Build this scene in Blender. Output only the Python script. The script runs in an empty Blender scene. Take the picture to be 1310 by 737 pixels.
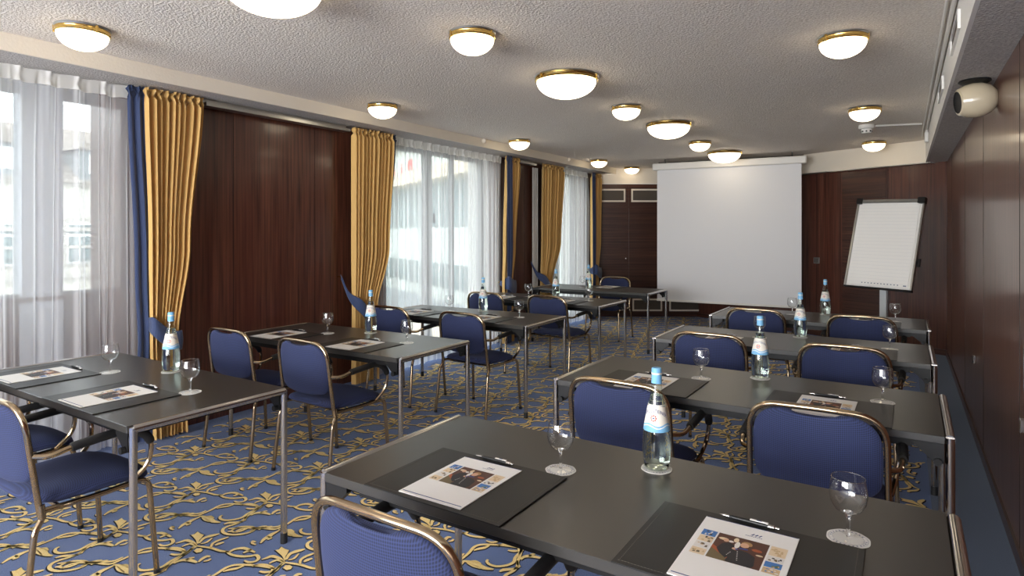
import bpy, math, random
from mathutils import Vector, Matrix
random.seed(7)
PI = math.pi
C = bpy.context.scene.collection
sin, cos = math.sin, math.cos
TH = 0.5677; HCAM = 1.488

# ------------------------------------------------------------------ materials
def srgb(r, g, b):
    f = lambda c: (c/255/12.92) if c/255 <= .04045 else ((c/255+.055)/1.055)**2.4
    return (f(r), f(g), f(b), 1)
def newmat(name):
    m = bpy.data.materials.new(name); m.use_nodes = True
    nt = m.node_tree; nt.nodes.clear()
    out = nt.nodes.new('ShaderNodeOutputMaterial')
    return m, nt, out
def pbr(name, col, rough=.5, metal=0, spec=.5, coat=0, sheen=0, trans=0, ior=1.45, bump=None, emis=None, noisecol=None, aniso=None):
    m, nt, out = newmat(name)
    b = nt.nodes.new('ShaderNodeBsdfPrincipled')
    b.inputs['Base Color'].default_value = col
    b.inputs['Roughness'].default_value = rough
    b.inputs['Metallic'].default_value = metal
    b.inputs['Specular IOR Level'].default_value = spec
    b.inputs['Coat Weight'].default_value = coat
    b.inputs['Sheen Weight'].default_value = sheen
    b.inputs['Transmission Weight'].default_value = trans
    b.inputs['IOR'].default_value = ior
    if emis:
        b.inputs['Emission Color'].default_value = emis[0]; b.inputs['Emission Strength'].default_value = emis[1]
    nt.links.new(b.outputs[0], out.inputs[0])
    if bump or noisecol:
        tc = nt.nodes.new('ShaderNodeTexCoord')
    if noisecol:   # (scale vec, scale, detail, col2, lo, hi)
        sv, sc, det, c2, lo, hi = noisecol
        mp = nt.nodes.new('ShaderNodeMapping'); mp.inputs['Scale'].default_value = sv
        nt.links.new(tc.outputs['Object'], mp.inputs[0])
        n = nt.nodes.new('ShaderNodeTexNoise'); n.inputs['Scale'].default_value = sc; n.inputs['Detail'].default_value = det
        nt.links.new(mp.outputs[0], n.inputs['Vector'])
        r = nt.nodes.new('ShaderNodeValToRGB'); r.color_ramp.elements[0].position = lo; r.color_ramp.elements[1].position = hi
        r.color_ramp.elements[0].color = col; r.color_ramp.elements[1].color = c2
        nt.links.new(n.outputs['Fac'], r.inputs[0]); nt.links.new(r.outputs[0], b.inputs['Base Color'])
    if bump:       # (kind, scale, strength, distance)
        kind, sc, st, di = bump
        if kind == 'noise':
            t = nt.nodes.new('ShaderNodeTexNoise'); t.inputs['Scale'].default_value = sc; t.inputs['Detail'].default_value = 3; o = t.outputs['Fac']
        else:
            t = nt.nodes.new('ShaderNodeTexVoronoi'); t.inputs['Scale'].default_value = sc; o = t.outputs['Distance']
        nt.links.new(tc.outputs['Object'], t.inputs['Vector'])
        bp = nt.nodes.new('ShaderNodeBump'); bp.inputs['Strength'].default_value = st; bp.inputs['Distance'].default_value = di
        nt.links.new(o, bp.inputs['Height']); nt.links.new(bp.outputs[0], b.inputs['Normal'])
    return m
def wood(name, c1, c2, c3, stretch, rough=.3, coat=.3):
    m, nt, out = newmat(name); L = nt.links.new
    b = nt.nodes.new('ShaderNodeBsdfPrincipled'); L(b.outputs[0], out.inputs[0])
    b.inputs['Roughness'].default_value = rough; b.inputs['Coat Weight'].default_value = coat; b.inputs['Coat Roughness'].default_value = .12
    tc = nt.nodes.new('ShaderNodeTexCoord')
    def noise(sv, sc, det):
        mp = nt.nodes.new('ShaderNodeMapping'); mp.inputs['Scale'].default_value = sv; L(tc.outputs['Object'], mp.inputs[0])
        n = nt.nodes.new('ShaderNodeTexNoise'); n.inputs['Scale'].default_value = sc; n.inputs['Detail'].default_value = det; L(mp.outputs[0], n.inputs['Vector']); return n
    n1 = noise(stretch, 30, 6); n2 = noise(tuple(.25*s for s in stretch), 16, 3)
    r = nt.nodes.new('ShaderNodeValToRGB'); r.color_ramp.elements[0].position = .32; r.color_ramp.elements[1].position = .68
    r.color_ramp.elements[0].color = c1; r.color_ramp.elements[1].color = c2; L(n1.outputs['Fac'], r.inputs[0])
    mx = nt.nodes.new('ShaderNodeMixRGB'); mx.blend_type = 'MIX'; L(r.outputs[0], mx.inputs[1]); mx.inputs[2].default_value = c3
    rr = nt.nodes.new('ShaderNodeMapRange'); rr.inputs[1].default_value = .4; rr.inputs[2].default_value = .7; rr.inputs[4].default_value = .7
    L(n2.outputs['Fac'], rr.inputs[0]); L(rr.outputs[0], mx.inputs[0]); L(mx.outputs[0], b.inputs['Base Color'])
    bp = nt.nodes.new('ShaderNodeBump'); bp.inputs['Strength'].default_value = .05; bp.inputs['Distance'].default_value = .002
    L(n1.outputs['Fac'], bp.inputs['Height']); L(bp.outputs[0], b.inputs['Normal'])
    return m
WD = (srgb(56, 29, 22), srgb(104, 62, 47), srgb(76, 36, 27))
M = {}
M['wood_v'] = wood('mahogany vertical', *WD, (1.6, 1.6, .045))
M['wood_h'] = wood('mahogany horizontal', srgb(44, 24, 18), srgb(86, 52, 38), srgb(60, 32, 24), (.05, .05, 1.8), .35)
M['wood_r'] = wood('mahogany with painted window light', srgb(70, 42, 33), srgb(124, 86, 70), srgb(94, 56, 44), (1.6, 1.6, .045), .32)  # right wall copy of the mahogany, lightened partly to paint in window light
M['seam'] = pbr('dark seam', srgb(16, 9, 7), .6)
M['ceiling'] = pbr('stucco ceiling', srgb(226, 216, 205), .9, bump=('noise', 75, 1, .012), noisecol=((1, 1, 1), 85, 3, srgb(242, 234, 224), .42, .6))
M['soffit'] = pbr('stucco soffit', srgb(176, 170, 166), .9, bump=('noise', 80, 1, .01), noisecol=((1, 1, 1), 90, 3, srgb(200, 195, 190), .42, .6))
M['cream'] = pbr('cream paint', srgb(226, 216, 200), .7, bump=('noise', 60, .3, .004))
M['white'] = pbr('white paint', srgb(232, 230, 225), .5)
M['carpet'] = pbr('blue carpet', srgb(60, 84, 134), .95, sheen=.2, noisecol=((1, 1, 1), 260, 2, srgb(92, 118, 170), .4, .62), bump=('noise', 420, .7, .004))
M['carpet_plain'] = pbr('plain dark blue carpet', srgb(54, 72, 100), .95, sheen=.2, noisecol=((1, 1, 1), 300, 2, srgb(70, 90, 122), .4, .6))
M['carpet_gold'] = pbr('gold carpet yarn', srgb(234, 202, 128), .9, noisecol=((1, 1, 1), 300, 2, srgb(246, 222, 160), .4, .6))
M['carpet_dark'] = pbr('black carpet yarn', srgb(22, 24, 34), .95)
M['gold'] = pbr('gold curtain cloth', srgb(206, 166, 100), .8, sheen=.2)
M['navy_cloth'] = pbr('blue curtain lining', srgb(52, 66, 102), .8, sheen=.3)
M['screen'] = pbr('projection cloth', srgb(226, 226, 228), .8)
M['plastic'] = pbr('white plastic', srgb(225, 222, 216), .4)
M['chair_blue'] = None
M['brass'] = pbr('brass', srgb(226, 190, 112), .2, 1)
M['bronze'] = pbr('bronzed chrome tube', srgb(176, 156, 128), .13, 1)
M['chrome'] = pbr('chrome', srgb(196, 192, 188), .14, 1)
M['black'] = pbr('black plastic', srgb(18, 18, 19), .4)
M['rubber'] = pbr('black rubber', srgb(26, 26, 27), .55)
M['laminate'] = pbr('black laminate', srgb(50, 48, 45), .33, spec=1.0, bump=('noise', 900, .05, .0005))
M['leather'] = pbr('black leather', srgb(34, 33, 32), .42, spec=.5, bump=('noise', 300, .12, .001))
M['stitch'] = pbr('stitching', srgb(96, 92, 86), .7)
M['paper'] = pbr('white paper', srgb(238, 236, 232), .55)
M['ink_blue'] = pbr('blue ink', srgb(52, 70, 130), .5)
for n, c in dict(ph_brown=(88, 54, 42), ph_dark=(38, 36, 40), ph_skin=(214, 168, 138), ph_bar=(168, 86, 50), ph_olive=(112, 96, 66), ph_sky=(70, 122, 186), ph_tan=(206, 178, 136), ph_cream=(228, 206, 172), ph_white=(226, 222, 216), ph_hair=(176, 134, 88), ph_green=(96, 116, 84), ph_bow=(62, 84, 160)).items():
    M[n] = pbr(n, srgb(*c), .5)
M['label_blue'] = pbr('label light blue', srgb(120, 178, 218), .5)
M['label_red'] = pbr('label red', srgb(196, 50, 44), .5)
M['label_cream'] = pbr('label cream', srgb(226, 220, 208), .5)
M['coaster'] = pbr('coaster paper', srgb(222, 220, 214), .8)
M['ink_grey'] = pbr('grey print', srgb(120, 126, 146), .7)
M['beige'] = pbr('beige enamel', srgb(196, 182, 156), .18, coat=.5)
M['alu'] = pbr('brushed aluminium', srgb(186, 186, 184), .32, 1)
M['post'] = pbr('light grey lacquer', srgb(205, 210, 212), .35)
M['grille'] = pbr('grille', srgb(70, 64, 56), .6)
M['plaster_out'] = pbr('facade plaster', srgb(206, 202, 194), .9)
M['trim_out'] = pbr('facade trim', srgb(186, 182, 176), .9)
M['roof_out'] = pbr('roof tile', srgb(128, 120, 114), .9, noisecol=((1, 1, 3), 6, 3, srgb(152, 144, 136), .4, .6))
M['glass_out'] = pbr('dark window glass', srgb(120, 136, 138), .15)
M['frame_out'] = pbr('white window paint', srgb(240, 240, 238), .5)
M['grey_out'] = pbr('grey metal', srgb(128, 136, 140), .6)
M['panel_out'] = pbr('pale facade panel', srgb(206, 214, 210), .7)
M['sign_red'] = pbr('red sign letters', srgb(226, 110, 104), .5)
M['asphalt'] = pbr('street', srgb(130, 130, 130), .9)
M['frame_grey'] = pbr('grey window frame', srgb(150, 152, 152), .45)
M['pillar'] = pbr('grey column', srgb(176, 180, 186), .8)
M['walnut_low'] = pbr('brown parapet', srgb(96, 70, 60), .6)
M['terrace'] = pbr('cream parapet', srgb(226, 212, 190), .8)

def upholstery():
    m, nt, out = newmat('blue patterned upholstery'); L = nt.links.new
    b = nt.nodes.new('ShaderNodeBsdfPrincipled'); L(b.outputs[0], out.inputs[0])
    b.inputs['Roughness'].default_value = .85; b.inputs['Sheen Weight'].default_value = .2
    b.inputs['Sheen Tint'].default_value = srgb(140, 150, 190)
    tc = nt.nodes.new('ShaderNodeTexCoord')
    v = nt.nodes.new('ShaderNodeTexVoronoi'); v.inputs['Scale'].default_value = 1; v.inputs['Randomness'].default_value = .0; v.voronoi_dimensions = '2D'
    sx = nt.nodes.new('ShaderNodeSeparateXYZ'); L(tc.outputs['Object'], sx.inputs[0])
    mz = nt.nodes.new('ShaderNodeMath'); mz.operation = 'SUBTRACT'; L(sx.outputs['Z'], mz.inputs[0]); L(sx.outputs['Y'], mz.inputs[1])
    cx_ = nt.nodes.new('ShaderNodeCombineXYZ')
    a_ = nt.nodes.new('ShaderNodeMath'); a_.operation = 'MULTIPLY'; a_.inputs[1].default_value = 150; L(sx.outputs['X'], a_.inputs[0])
    b_ = nt.nodes.new('ShaderNodeMath'); b_.operation = 'MULTIPLY'; b_.inputs[1].default_value = 120; L(mz.outputs[0], b_.inputs[0])
    L(a_.outputs[0], cx_.inputs['X']); L(b_.outputs[0], cx_.inputs['Y']); L(cx_.outputs[0], v.inputs['Vector'])
    r = nt.nodes.new('ShaderNodeValToRGB'); r.color_ramp.elements[0].position = .22; r.color_ramp.elements[1].position = .55
    r.color_ramp.elements[0].color = srgb(24, 30, 58); r.color_ramp.elements[1].color = srgb(45, 56, 98)
    L(v.outputs['Distance'], r.inputs[0]); L(r.outputs[0], b.inputs['Base Color'])
    bp = nt.nodes.new('ShaderNodeBump'); bp.inputs['Strength'].default_value = .25; bp.inputs['Distance'].default_value = .001
    L(v.outputs['Distance'], bp.inputs['Height']); L(bp.outputs[0], b.inputs['Normal'])
    return m
M['chair_blue'] = upholstery()
def sheer():
    m, nt, out = newmat('white voile'); L = nt.links.new
    t = nt.nodes.new('ShaderNodeBsdfTransparent'); t.inputs[0].default_value = (1, 1, 1, 1)
    d = nt.nodes.new('ShaderNodeBsdfDiffuse'); d.inputs[0].default_value = srgb(248, 248, 250)
    tr = nt.nodes.new('ShaderNodeBsdfTranslucent'); tr.inputs[0].default_value = srgb(248, 248, 250)
    m1 = nt.nodes.new('ShaderNodeMixShader'); m1.inputs[0].default_value = .55; L(d.outputs[0], m1.inputs[1]); L(tr.outputs[0], m1.inputs[2])
    # weave looks denser at grazing angles, like real voile
    lw = nt.nodes.new('ShaderNodeLayerWeight'); lw.inputs[0].default_value = .35
    mr = nt.nodes.new('ShaderNodeMapRange'); mr.inputs[1].default_value = 0; mr.inputs[2].default_value = .9; mr.inputs[3].default_value = .36; mr.inputs[4].default_value = .96
    L(lw.outputs['Facing'], mr.inputs[0])
    m2 = nt.nodes.new('ShaderNodeMixShader'); L(mr.outputs[0], m2.inputs[0]); L(t.outputs[0], m2.inputs[1]); L(m1.outputs[0], m2.inputs[2])
    L(m2.outputs[0], out.inputs[0]); return m
M['sheer'] = sheer()
def cloth_header():
    m, nt, out = newmat('voile heading tape'); L = nt.links.new
    d = nt.nodes.new('ShaderNodeBsdfDiffuse'); d.inputs[0].default_value = srgb(232, 230, 226)
    tr = nt.nodes.new('ShaderNodeBsdfTranslucent'); tr.inputs[0].default_value = srgb(232, 230, 226)
    m1 = nt.nodes.new('ShaderNodeMixShader'); m1.inputs[0].default_value = .35; L(d.outputs[0], m1.inputs[1]); L(tr.outputs[0], m1.inputs[2]); L(m1.outputs[0], out.inputs[0]); return m
M['sheer_head'] = cloth_header()
def thin_glass(name, tint, rough=0.0, refl=1.0):
    m, nt, out = newmat(name); L = nt.links.new
    t = nt.nodes.new('ShaderNodeBsdfTransparent'); t.inputs[0].default_value = tint
    g = nt.nodes.new('ShaderNodeBsdfGlossy'); g.inputs['Roughness'].default_value = rough
    f = nt.nodes.new('ShaderNodeLayerWeight'); f.inputs[0].default_value = .5
    pw = nt.nodes.new('ShaderNodeMath'); pw.operation = 'POWER'; pw.inputs[1].default_value = 3.5; L(f.outputs['Facing'], pw.inputs[0])
    mu = nt.nodes.new('ShaderNodeMath'); mu.operation = 'MULTIPLY_ADD'; mu.inputs[1].default_value = .45*refl; mu.inputs[2].default_value = .035*refl; L(pw.outputs[0], mu.inputs[0])
    x = nt.nodes.new('ShaderNodeMixShader'); L(mu.outputs[0], x.inputs[0]); L(t.outputs[0], x.inputs[1]); L(g.outputs[0], x.inputs[2])
    L(x.outputs[0], out.inputs[0]); return m
M['glass_thin'] = thin_glass('goblet glass', (.985, .99, .99, 1), .01, 1.5)
M['glass_pane'] = thin_glass('tinted window pane', (.40, .415, .415, 1), 0, 1)
M['glass_green'] = thin_glass('greenish bottle glass', (.94, .98, .95, 1), .02, 1.3)
def solid_glass(name, col, ior):
    m, nt, out = newmat(name); g = nt.nodes.new('ShaderNodeBsdfGlass'); g.inputs[0].default_value = col; g.inputs['IOR'].default_value = ior; g.inputs['Roughness'].default_value = 0
    nt.links.new(g.outputs[0], out.inputs[0]); return m
M['water'] = solid_glass('mineral water', (.97, 1, .98, 1), 1.33)
M['glass_solid'] = solid_glass('solid glass', (1, 1, 1, 1), 1.45)
M['lamp'] = pbr('lit opal glass', srgb(255, 244, 224), .3, emis=((1.0, .85, .62, 1), 1.9))
def ribbed():
    m = pbr('louvred grille', srgb(60, 52, 44), .6)
    nt = m.node_tree; L = nt.links.new; b = [n for n in nt.nodes if n.type == 'BSDF_PRINCIPLED'][0]
    tc = nt.nodes.new('ShaderNodeTexCoord'); w = nt.nodes.new('ShaderNodeTexWave'); w.bands_direction = 'Z'; w.inputs['Scale'].default_value = 22
    L(tc.outputs['Object'], w.inputs['Vector'])
    r = nt.nodes.new('ShaderNodeValToRGB'); r.color_ramp.elements[0].color = srgb(40, 34, 30); r.color_ramp.elements[1].color = srgb(104, 94, 82)
    L(w.outputs[0], r.inputs[0]); L(r.outputs[0], b.inputs['Base Color']); return m
M['mesh_vent'] = ribbed()

# ------------------------------------------------------------------ mesh builder
class MB:
    def __init__(s): s.v = []; s.f = []; s.m = []
    def add(s, vs, fs, mi=0, mat=None):
        o = len(s.v)
        s.v += [tuple((mat @ Vector(v)) if mat else v) for v in vs]
        for f in fs: s.f.append(tuple(i+o for i in f)); s.m.append(mi)
    def box(s, a, b, mi=0, mat=None):
        x0, y0, z0 = a; x1, y1, z1 = b
        vs = [(x0,y0,z0),(x1,y0,z0),(x1,y1,z0),(x0,y1,z0),(x0,y0,z1),(x1,y0,z1),(x1,y1,z1),(x0,y1,z1)]
        s.add(vs, [(0,3,2,1),(4,5,6,7),(0,1,5,4),(1,2,6,5),(2,3,7,6),(3,0,4,7)], mi, mat)
    def bbox(s, a, b, r, mi=0, mat=None):   # bevelled box
        x0, y0, z0 = a; x1, y1, z1 = b; rings = []
        def rect(z, i):
            return [(x0+i,y0+r,z),(x0+r,y0+i,z),(x1-r,y0+i,z),(x1-i,y0+r,z),(x1-i,y1-r,z),(x1-r,y1-i,z),(x0+r,y1-i,z),(x0+i,y1-r,z)]
        rs = [rect(z0, r), rect(z0+r, 0), rect(z1-r, 0), rect(z1, r)]
        vs = sum(rs, []); fs = []
        for k in range(3):
            for j in range(8): fs.append((k*8+j, k*8+(j+1) % 8, (k+1)*8+(j+1) % 8, (k+1)*8+j))
        fs.append(tuple(range(7, -1, -1))); fs.append(tuple(range(24, 32)))
        s.add(vs, fs, mi, mat)
    def tube(s, pts, r, n=10, mi=0, mat=None, cap=True):
        P = [Vector(p) for p in pts]; R = r if isinstance(r, (list, tuple)) else [r]*len(P)
        T = []
        for i in range(len(P)):
            a = P[max(i-1, 0)]; b = P[min(i+1, len(P)-1)]
            T.append((b-a).normalized())
        up = Vector((0, 0, 1)) if abs(T[0].z) < .9 else Vector((1, 0, 0))
        N = (up - T[0]*up.dot(T[0])).normalized(); vs = []; fs = []
        for i, p in enumerate(P):
            if i: N = (N - T[i]*N.dot(T[i])).normalized()
            B = T[i].cross(N)
            for k in range(n):
                a = 2*PI*k/n; vs.append(tuple(p + (N*cos(a)+B*sin(a))*R[i]))
        for i in range(len(P)-1):
            for k in range(n): fs.append((i*n+k, i*n+(k+1) % n, (i+1)*n+(k+1) % n, (i+1)*n+k))
        if cap: fs.append(tuple(range(n-1, -1, -1))); fs.append(tuple((len(P)-1)*n+k for k in range(n)))
        s.add(vs, fs, mi, mat)
    def lathe(s, prof, n=32, mi=0, mat=None, closed=False):
        vs = []; fs = []
        for (r, z) in prof:
            for k in range(n): a = 2*PI*k/n; vs.append((r*cos(a), r*sin(a), z))
        for i in range(len(prof)-1):
            for k in range(n): fs.append((i*n+k, i*n+(k+1) % n, (i+1)*n+(k+1) % n, (i+1)*n+k))
        if closed: fs.append(tuple(range(n-1, -1, -1))); fs.append(tuple((len(prof)-1)*n+k for k in range(n)))
        s.add(vs, fs, mi, mat)
    def poly(s, pts, mi=0, mat=None): s.add(pts, [tuple(range(len(pts)))], mi, mat)
    def prism(s, pts, z0, z1, mi=0, mat=None):
        n = len(pts); vs = [(x, y, z0) for x, y in pts]+[(x, y, z1) for x, y in pts]
        fs = [tuple(range(n-1, -1, -1)), tuple(range(n, 2*n))]+[(k, (k+1) % n, n+(k+1) % n, n+k) for k in range(n)]
        s.add(vs, fs, mi, mat)
    def grid(s, fn, nu, nv, mi=0, mat=None, mfn=None):
        vs = [fn(i/nu, j/nv) for j in range(nv+1) for i in range(nu+1)]; o = len(s.v)
        s.v += [tuple((mat @ Vector(v)) if mat else v) for v in vs]
        for j in range(nv):
            for i in range(nu):
                a = o+j*(nu+1)+i; s.f.append((a, a+1, a+nu+2, a+nu+1)); s.m.append(mfn((i+.5)/nu, (j+.5)/nv) if mfn else mi)
    def build(s, name, mats, parent=None, smooth=35, loc=None):
        me = bpy.data.meshes.new(name); me.from_pydata(s.v, [], s.f); me.update()
        for m in (mats if isinstance(mats, (list, tuple)) else [mats]): me.materials.append(M[m] if isinstance(m, str) else m)
        me.polygons.foreach_set('material_index', s.m)
        if smooth:
            me.polygons.foreach_set('use_smooth', [True]*len(me.polygons)); me.set_sharp_from_angle(angle=math.radians(smooth))
        o = bpy.data.objects.new(name, me); C.objects.link(o)
        if parent: o.parent = parent
        if loc: o.location = loc
        return o
def fillet(pts, r, seg=6):
    P = [Vector(p) for p in pts]; out = [P[0]]
    for i in range(1, len(P)-1):
        a, b, c = P[i-1], P[i], P[i+1]; d1 = (a-b); d2 = (c-b)
        rr = min(r, d1.length*.49, d2.length*.49); p1 = b+d1.normalized()*rr; p2 = b+d2.normalized()*rr
        for k in range(seg+1): t = k/seg; out.append(p1*(1-t)**2+b*2*t*(1-t)+p2*t*t)
    out.append(P[-1]); return [tuple(p) for p in out]
def tag(o, label=None, cat=None, group=None, kind=None):
    if label: o['label'] = label
    if cat: o['category'] = cat
    if group: o['group'] = group
    if kind: o['kind'] = kind
    return o
def thing(name, label, cat, loc=(0,0,0), rz=0, group=None):
    o = bpy.data.objects.new(name, None); C.objects.link(o); o.location = loc; o.rotation_euler = (0, 0, rz); o.empty_display_size = .05
    return tag(o, label, cat, group)
def dup(root, loc, rz, label, group=None):
    def cp(o, par):
        c = o.copy(); C.objects.link(c)
        if par: c.parent = par
        for ch in list(o.children): cp(ch, c)
        return c
    r = cp(root, None); r.location = loc; r.rotation_euler = (0, 0, rz); r['label'] = label
    if group: r['group'] = group
    return r
def struct(o): o['kind'] = 'structure'; return o
def smst(t): t = max(0, min(1, t)); return t*t*(3-2*t)

# ------------------------------------------------------------------ room shell
ZC, ZS, ZR = 2.625, 2.523, 2.35
XL, XR = -4.65, .437          # wood faces of side walls
# back wall corner points (floor plan)
BL0 = (XL, 9.965); BP = (-3.09, 10.95); BR1 = (XR, 9.09)
YF = -3.6                     # wall behind the camera
plan = [(XL, YF), (XR, YF), (XR, BR1[1]), BP, BL0]
def ceil_mesh():
    b = MB(); b.poly([(x, y, ZC) for x, y in [(-4.30, YF), (.222, YF), (.222, 9.21), (-3.09, 10.95), (-4.30, 10.19)]][::-1]); b.poly([(x, y, ZC+.1) for x, y in [(-5.2, YF-.2), (XR+.2, YF-.2), (XR+.2, 11.4), (-5.2, 11.4)]]); return b
struct(ceil_mesh().build('ceiling', 'ceiling'))
# left soffit (dropped edge over the curtains): cream fascia + stucco underside
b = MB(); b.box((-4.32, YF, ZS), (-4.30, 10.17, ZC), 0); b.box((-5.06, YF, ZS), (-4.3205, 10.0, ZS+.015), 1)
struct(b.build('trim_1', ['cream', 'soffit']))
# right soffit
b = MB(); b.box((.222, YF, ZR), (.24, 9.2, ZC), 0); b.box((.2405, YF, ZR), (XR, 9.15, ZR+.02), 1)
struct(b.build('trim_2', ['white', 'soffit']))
# back right soffit band, along direction BP->BR1
dv = Vector((BR1[0]-BP[0], BR1[1]-BP[1], 0)).normalized(); nv = Vector((dv.y, -dv.x, 0))   # nv points into the room
ang = math.atan2(dv.y, dv.x)
mR = Matrix.Translation((BP[0], BP[1], 0)) @ Matrix.Rotation(ang, 4, 'Z')
LR = (Vector(BR1)-Vector(BP)).length
b = MB(); b.box((1.98, -.10, ZR), (LR-.1, -.02, ZC), 0, mR); b.box((1.98, -.115, ZR-.012), (LR-.13, 0, ZR-.001), 1, mR); b.box((1.975, -.12, ZR), (2.07, -.10, ZC), 0, mR)
struct(b.build('trim_3', ['cream', 'alu']))
dl = Vector((BP[0]-BL0[0], BP[1]-BL0[1], 0)).normalized(); angL = math.atan2(dl.y, dl.x)
mL = Matrix.Translation((BL0[0], BL0[1], 0)) @ Matrix.Rotation(angL, 4, 'Z'); LL = (Vector(BP)-Vector(BL0)).length
# floor
b = MB(); b.poly([(x, y, 0) for x, y in [(-5.06, YF), (.125, YF), (.125, 9.3), (-3.09, 10.95), (-4.65, 9.97), (-5.06, 9.97)]], 0)
b.poly([(x, y, 0) for x, y in [(.125, YF), (XR, YF), (XR, 9.1), (.125, 9.27)]], 1)
# gold scrollwork, traced stroke by stroke in one repeat of the carpet pattern
def floor_pt(u, v):
    d = 786.8*HCAM/(v-297.6); r = (u-655)/786.8*d
    return Vector((r*cos(TH)-d*sin(TH), r*sin(TH)+d*cos(TH)))
S = 5.265
strokes = [  # (points in crop pixels, widths mm)
 ([(262,364),(215,385),(150,425),(100,455),(88,475)], [5,7,7,6,3]),
 ([(145,350),(175,343),(205,336),(240,345),(262,360)], [2,8,12,8,3]),
 ([(180,366),(205,357),(232,352),(262,364)], [2,7,8,3]),
 ([(275,350),(300,328),(335,317),(365,311),(390,306)], [3,9,14,12,3]),
 ([(285,352),(318,345),(350,325)], [2,6,2]),
 ([(262,362),(300,366),(345,372),(395,385),(440,388)], [4,6,7,7,5]),
 ([(340,372),(350,352),(380,338),(415,328),(442,321)], [3,6,9,8,3]),
 ([(365,360),(385,352),(415,345)], [3,12,4]),
 ([(425,385),(455,402),(510,410),(560,408),(592,404),(604,418),(585,432),(548,436),(525,428)], [4,7,9,8,8,8,7,7,3]),
 ([(440,392),(470,378),(520,372),(560,382),(585,392)], [3,9,12,8,3]),
 ([(520,395),(545,385),(570,378)], [3,10,3]),
 ([(85,378),(125,370),(165,373),(192,384),(180,398),(145,402),(118,398)], [4,7,7,7,7,9,4]),
 ([(135,442),(165,430),(205,425),(245,432),(262,438)], [3,9,14,9,3]),
 ([(200,428),(225,418),(250,415)], [3,8,3]),
 ([(272,436),(290,422),(318,410),(335,412)], [3,9,11,3]),
 ([(300,432),(325,428),(340,420)], [3,7,3]),
 ([(0,548),(45,528),(100,520),(180,520),(265,528),(320,510),(370,488),(420,462),(470,449),(540,448),(620,454),(690,466)], [4,6,7,7,7,6,7,8,8,8,7,3]),
 ([(100,545),(130,528),(180,512),(220,508)], [3,6,6,3]),
 ([(405,478),(440,470),(480,464),(520,452)], [3,9,10,4]),
 ([(300,532),(270,545),(235,560),(205,578),(178,590),(150,614)], [3,8,14,18,10,2]),
 ([(205,572),(225,582),(200,592)], [3,8,3]),
 ([(290,530),(325,535),(358,548),(385,566),(432,573)], [3,12,18,14,3]),
 ([(310,540),(332,556),(362,568)], [3,8,3]),
 ([(335,532),(365,532),(385,545)], [3,7,3]),
 ([(446,524),(430,533),(432,548),(465,558),(525,553),(580,538),(612,515),(650,495),(700,470),(730,440)], [4,6,7,8,8,8,7,7,7,3]),
 ([(612,528),(580,560),(535,582),(485,598),(452,615),(448,636),(480,652),(540,655),(610,645),(655,625),(655,606),(610,600),(550,606),(505,628)], [3,6,8,8,8,8,8,8,8,8,7,7,8,3]),
 ([(455,585),(490,575),(540,572),(590,562)], [3,12,10,3]),
 ([(485,615),(520,612),(560,605)], [3,8,3]),
 ([(530,640),(570,630),(615,612)], [3,9,3]),
 ([(480,635),(505,632),(528,640)], [3,8,3]),
 ([(655,615),(700,612),(760,606),(820,600),(860,580)], [4,7,7,7,3]),
 ([(690,622),(730,604),(780,598)], [3,6,3]),
 ([(590,345),(575,340),(572,350),(592,356)], [3,7,5,3]),
]
polys = [  # filled blobs
 [(230,311),(250,308),(268,296),(284,306),(304,311),(288,326),(276,336),(271,352),(263,352),(258,336),(246,324)],
 [(245,385),(262,374),(285,373),(298,380),(285,390),(262,394)],
]
def stroke_pts(pts):
    P = [floor_pt(200+x/S, 560+y/S) for x, y in pts]; return P
def smooth_poly(P, W, k=3):
    out = []; w = []; n = len(P)
    for i in range(n-1):
        p0 = P[max(i-1, 0)]; p1 = P[i]; p2 = P[i+1]; p3 = P[min(i+2, n-1)]
        for j in range(k):
            t = j/k; out.append(.5*((2*p1)+(p2-p0)*t+(2*p0-5*p1+4*p2-p3)*t*t+(3*p1-p0-3*p2+p3)*t**3)); w.append(W[i]*(1-t)+W[i+1]*t)
    out.append(P[-1]); w.append(W[-1]); return out, w
E1 = Vector((.476, .130)); E2 = Vector((-.130, .476))
def inside(p):
    if p.x > .118 or p.x < -4.48 or p.y < -.6: return False
    if p.y > 9.965+(p.x+4.65)*.6314-.03: return False
    if p.y > 10.95-(p.x+3.09)*.5273-.03: return False
    return True
def tile(P, polyfaces, mi, z, off=(0, 0)):
    cen = sum(P, Vector((0, 0)))/len(P)
    for i in range(-26, 27):
        for j in range(-26, 27):
            t = E1*i+E2*j; c = cen+t
            if not (-4.8 < c.x < .4 and -.9 < c.y < 11.2): continue
            Q = [p+t for p in P]
            if not all(inside(q) for q in Q): continue
            b.add([(q.x+off[0], q.y+off[1], z) for q in Q], polyfaces, mi)
for pts, W in strokes:
    P, w = smooth_poly(stroke_pts(pts), W)
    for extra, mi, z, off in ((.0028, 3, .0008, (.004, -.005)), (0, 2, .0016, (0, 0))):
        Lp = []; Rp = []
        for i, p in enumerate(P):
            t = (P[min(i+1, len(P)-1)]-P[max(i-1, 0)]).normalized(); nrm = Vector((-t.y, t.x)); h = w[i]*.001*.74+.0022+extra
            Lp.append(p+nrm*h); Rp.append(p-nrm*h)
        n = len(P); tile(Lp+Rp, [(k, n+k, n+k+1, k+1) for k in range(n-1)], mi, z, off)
for pts in polys:
    P = stroke_pts(pts); cen = sum(P, Vector((0, 0)))/len(P)
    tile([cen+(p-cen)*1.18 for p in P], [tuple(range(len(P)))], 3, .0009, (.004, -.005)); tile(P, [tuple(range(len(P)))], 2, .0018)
struct(b.build('floor', ['carpet', 'carpet_plain', 'carpet_gold', 'carpet_dark'], smooth=None))

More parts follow.
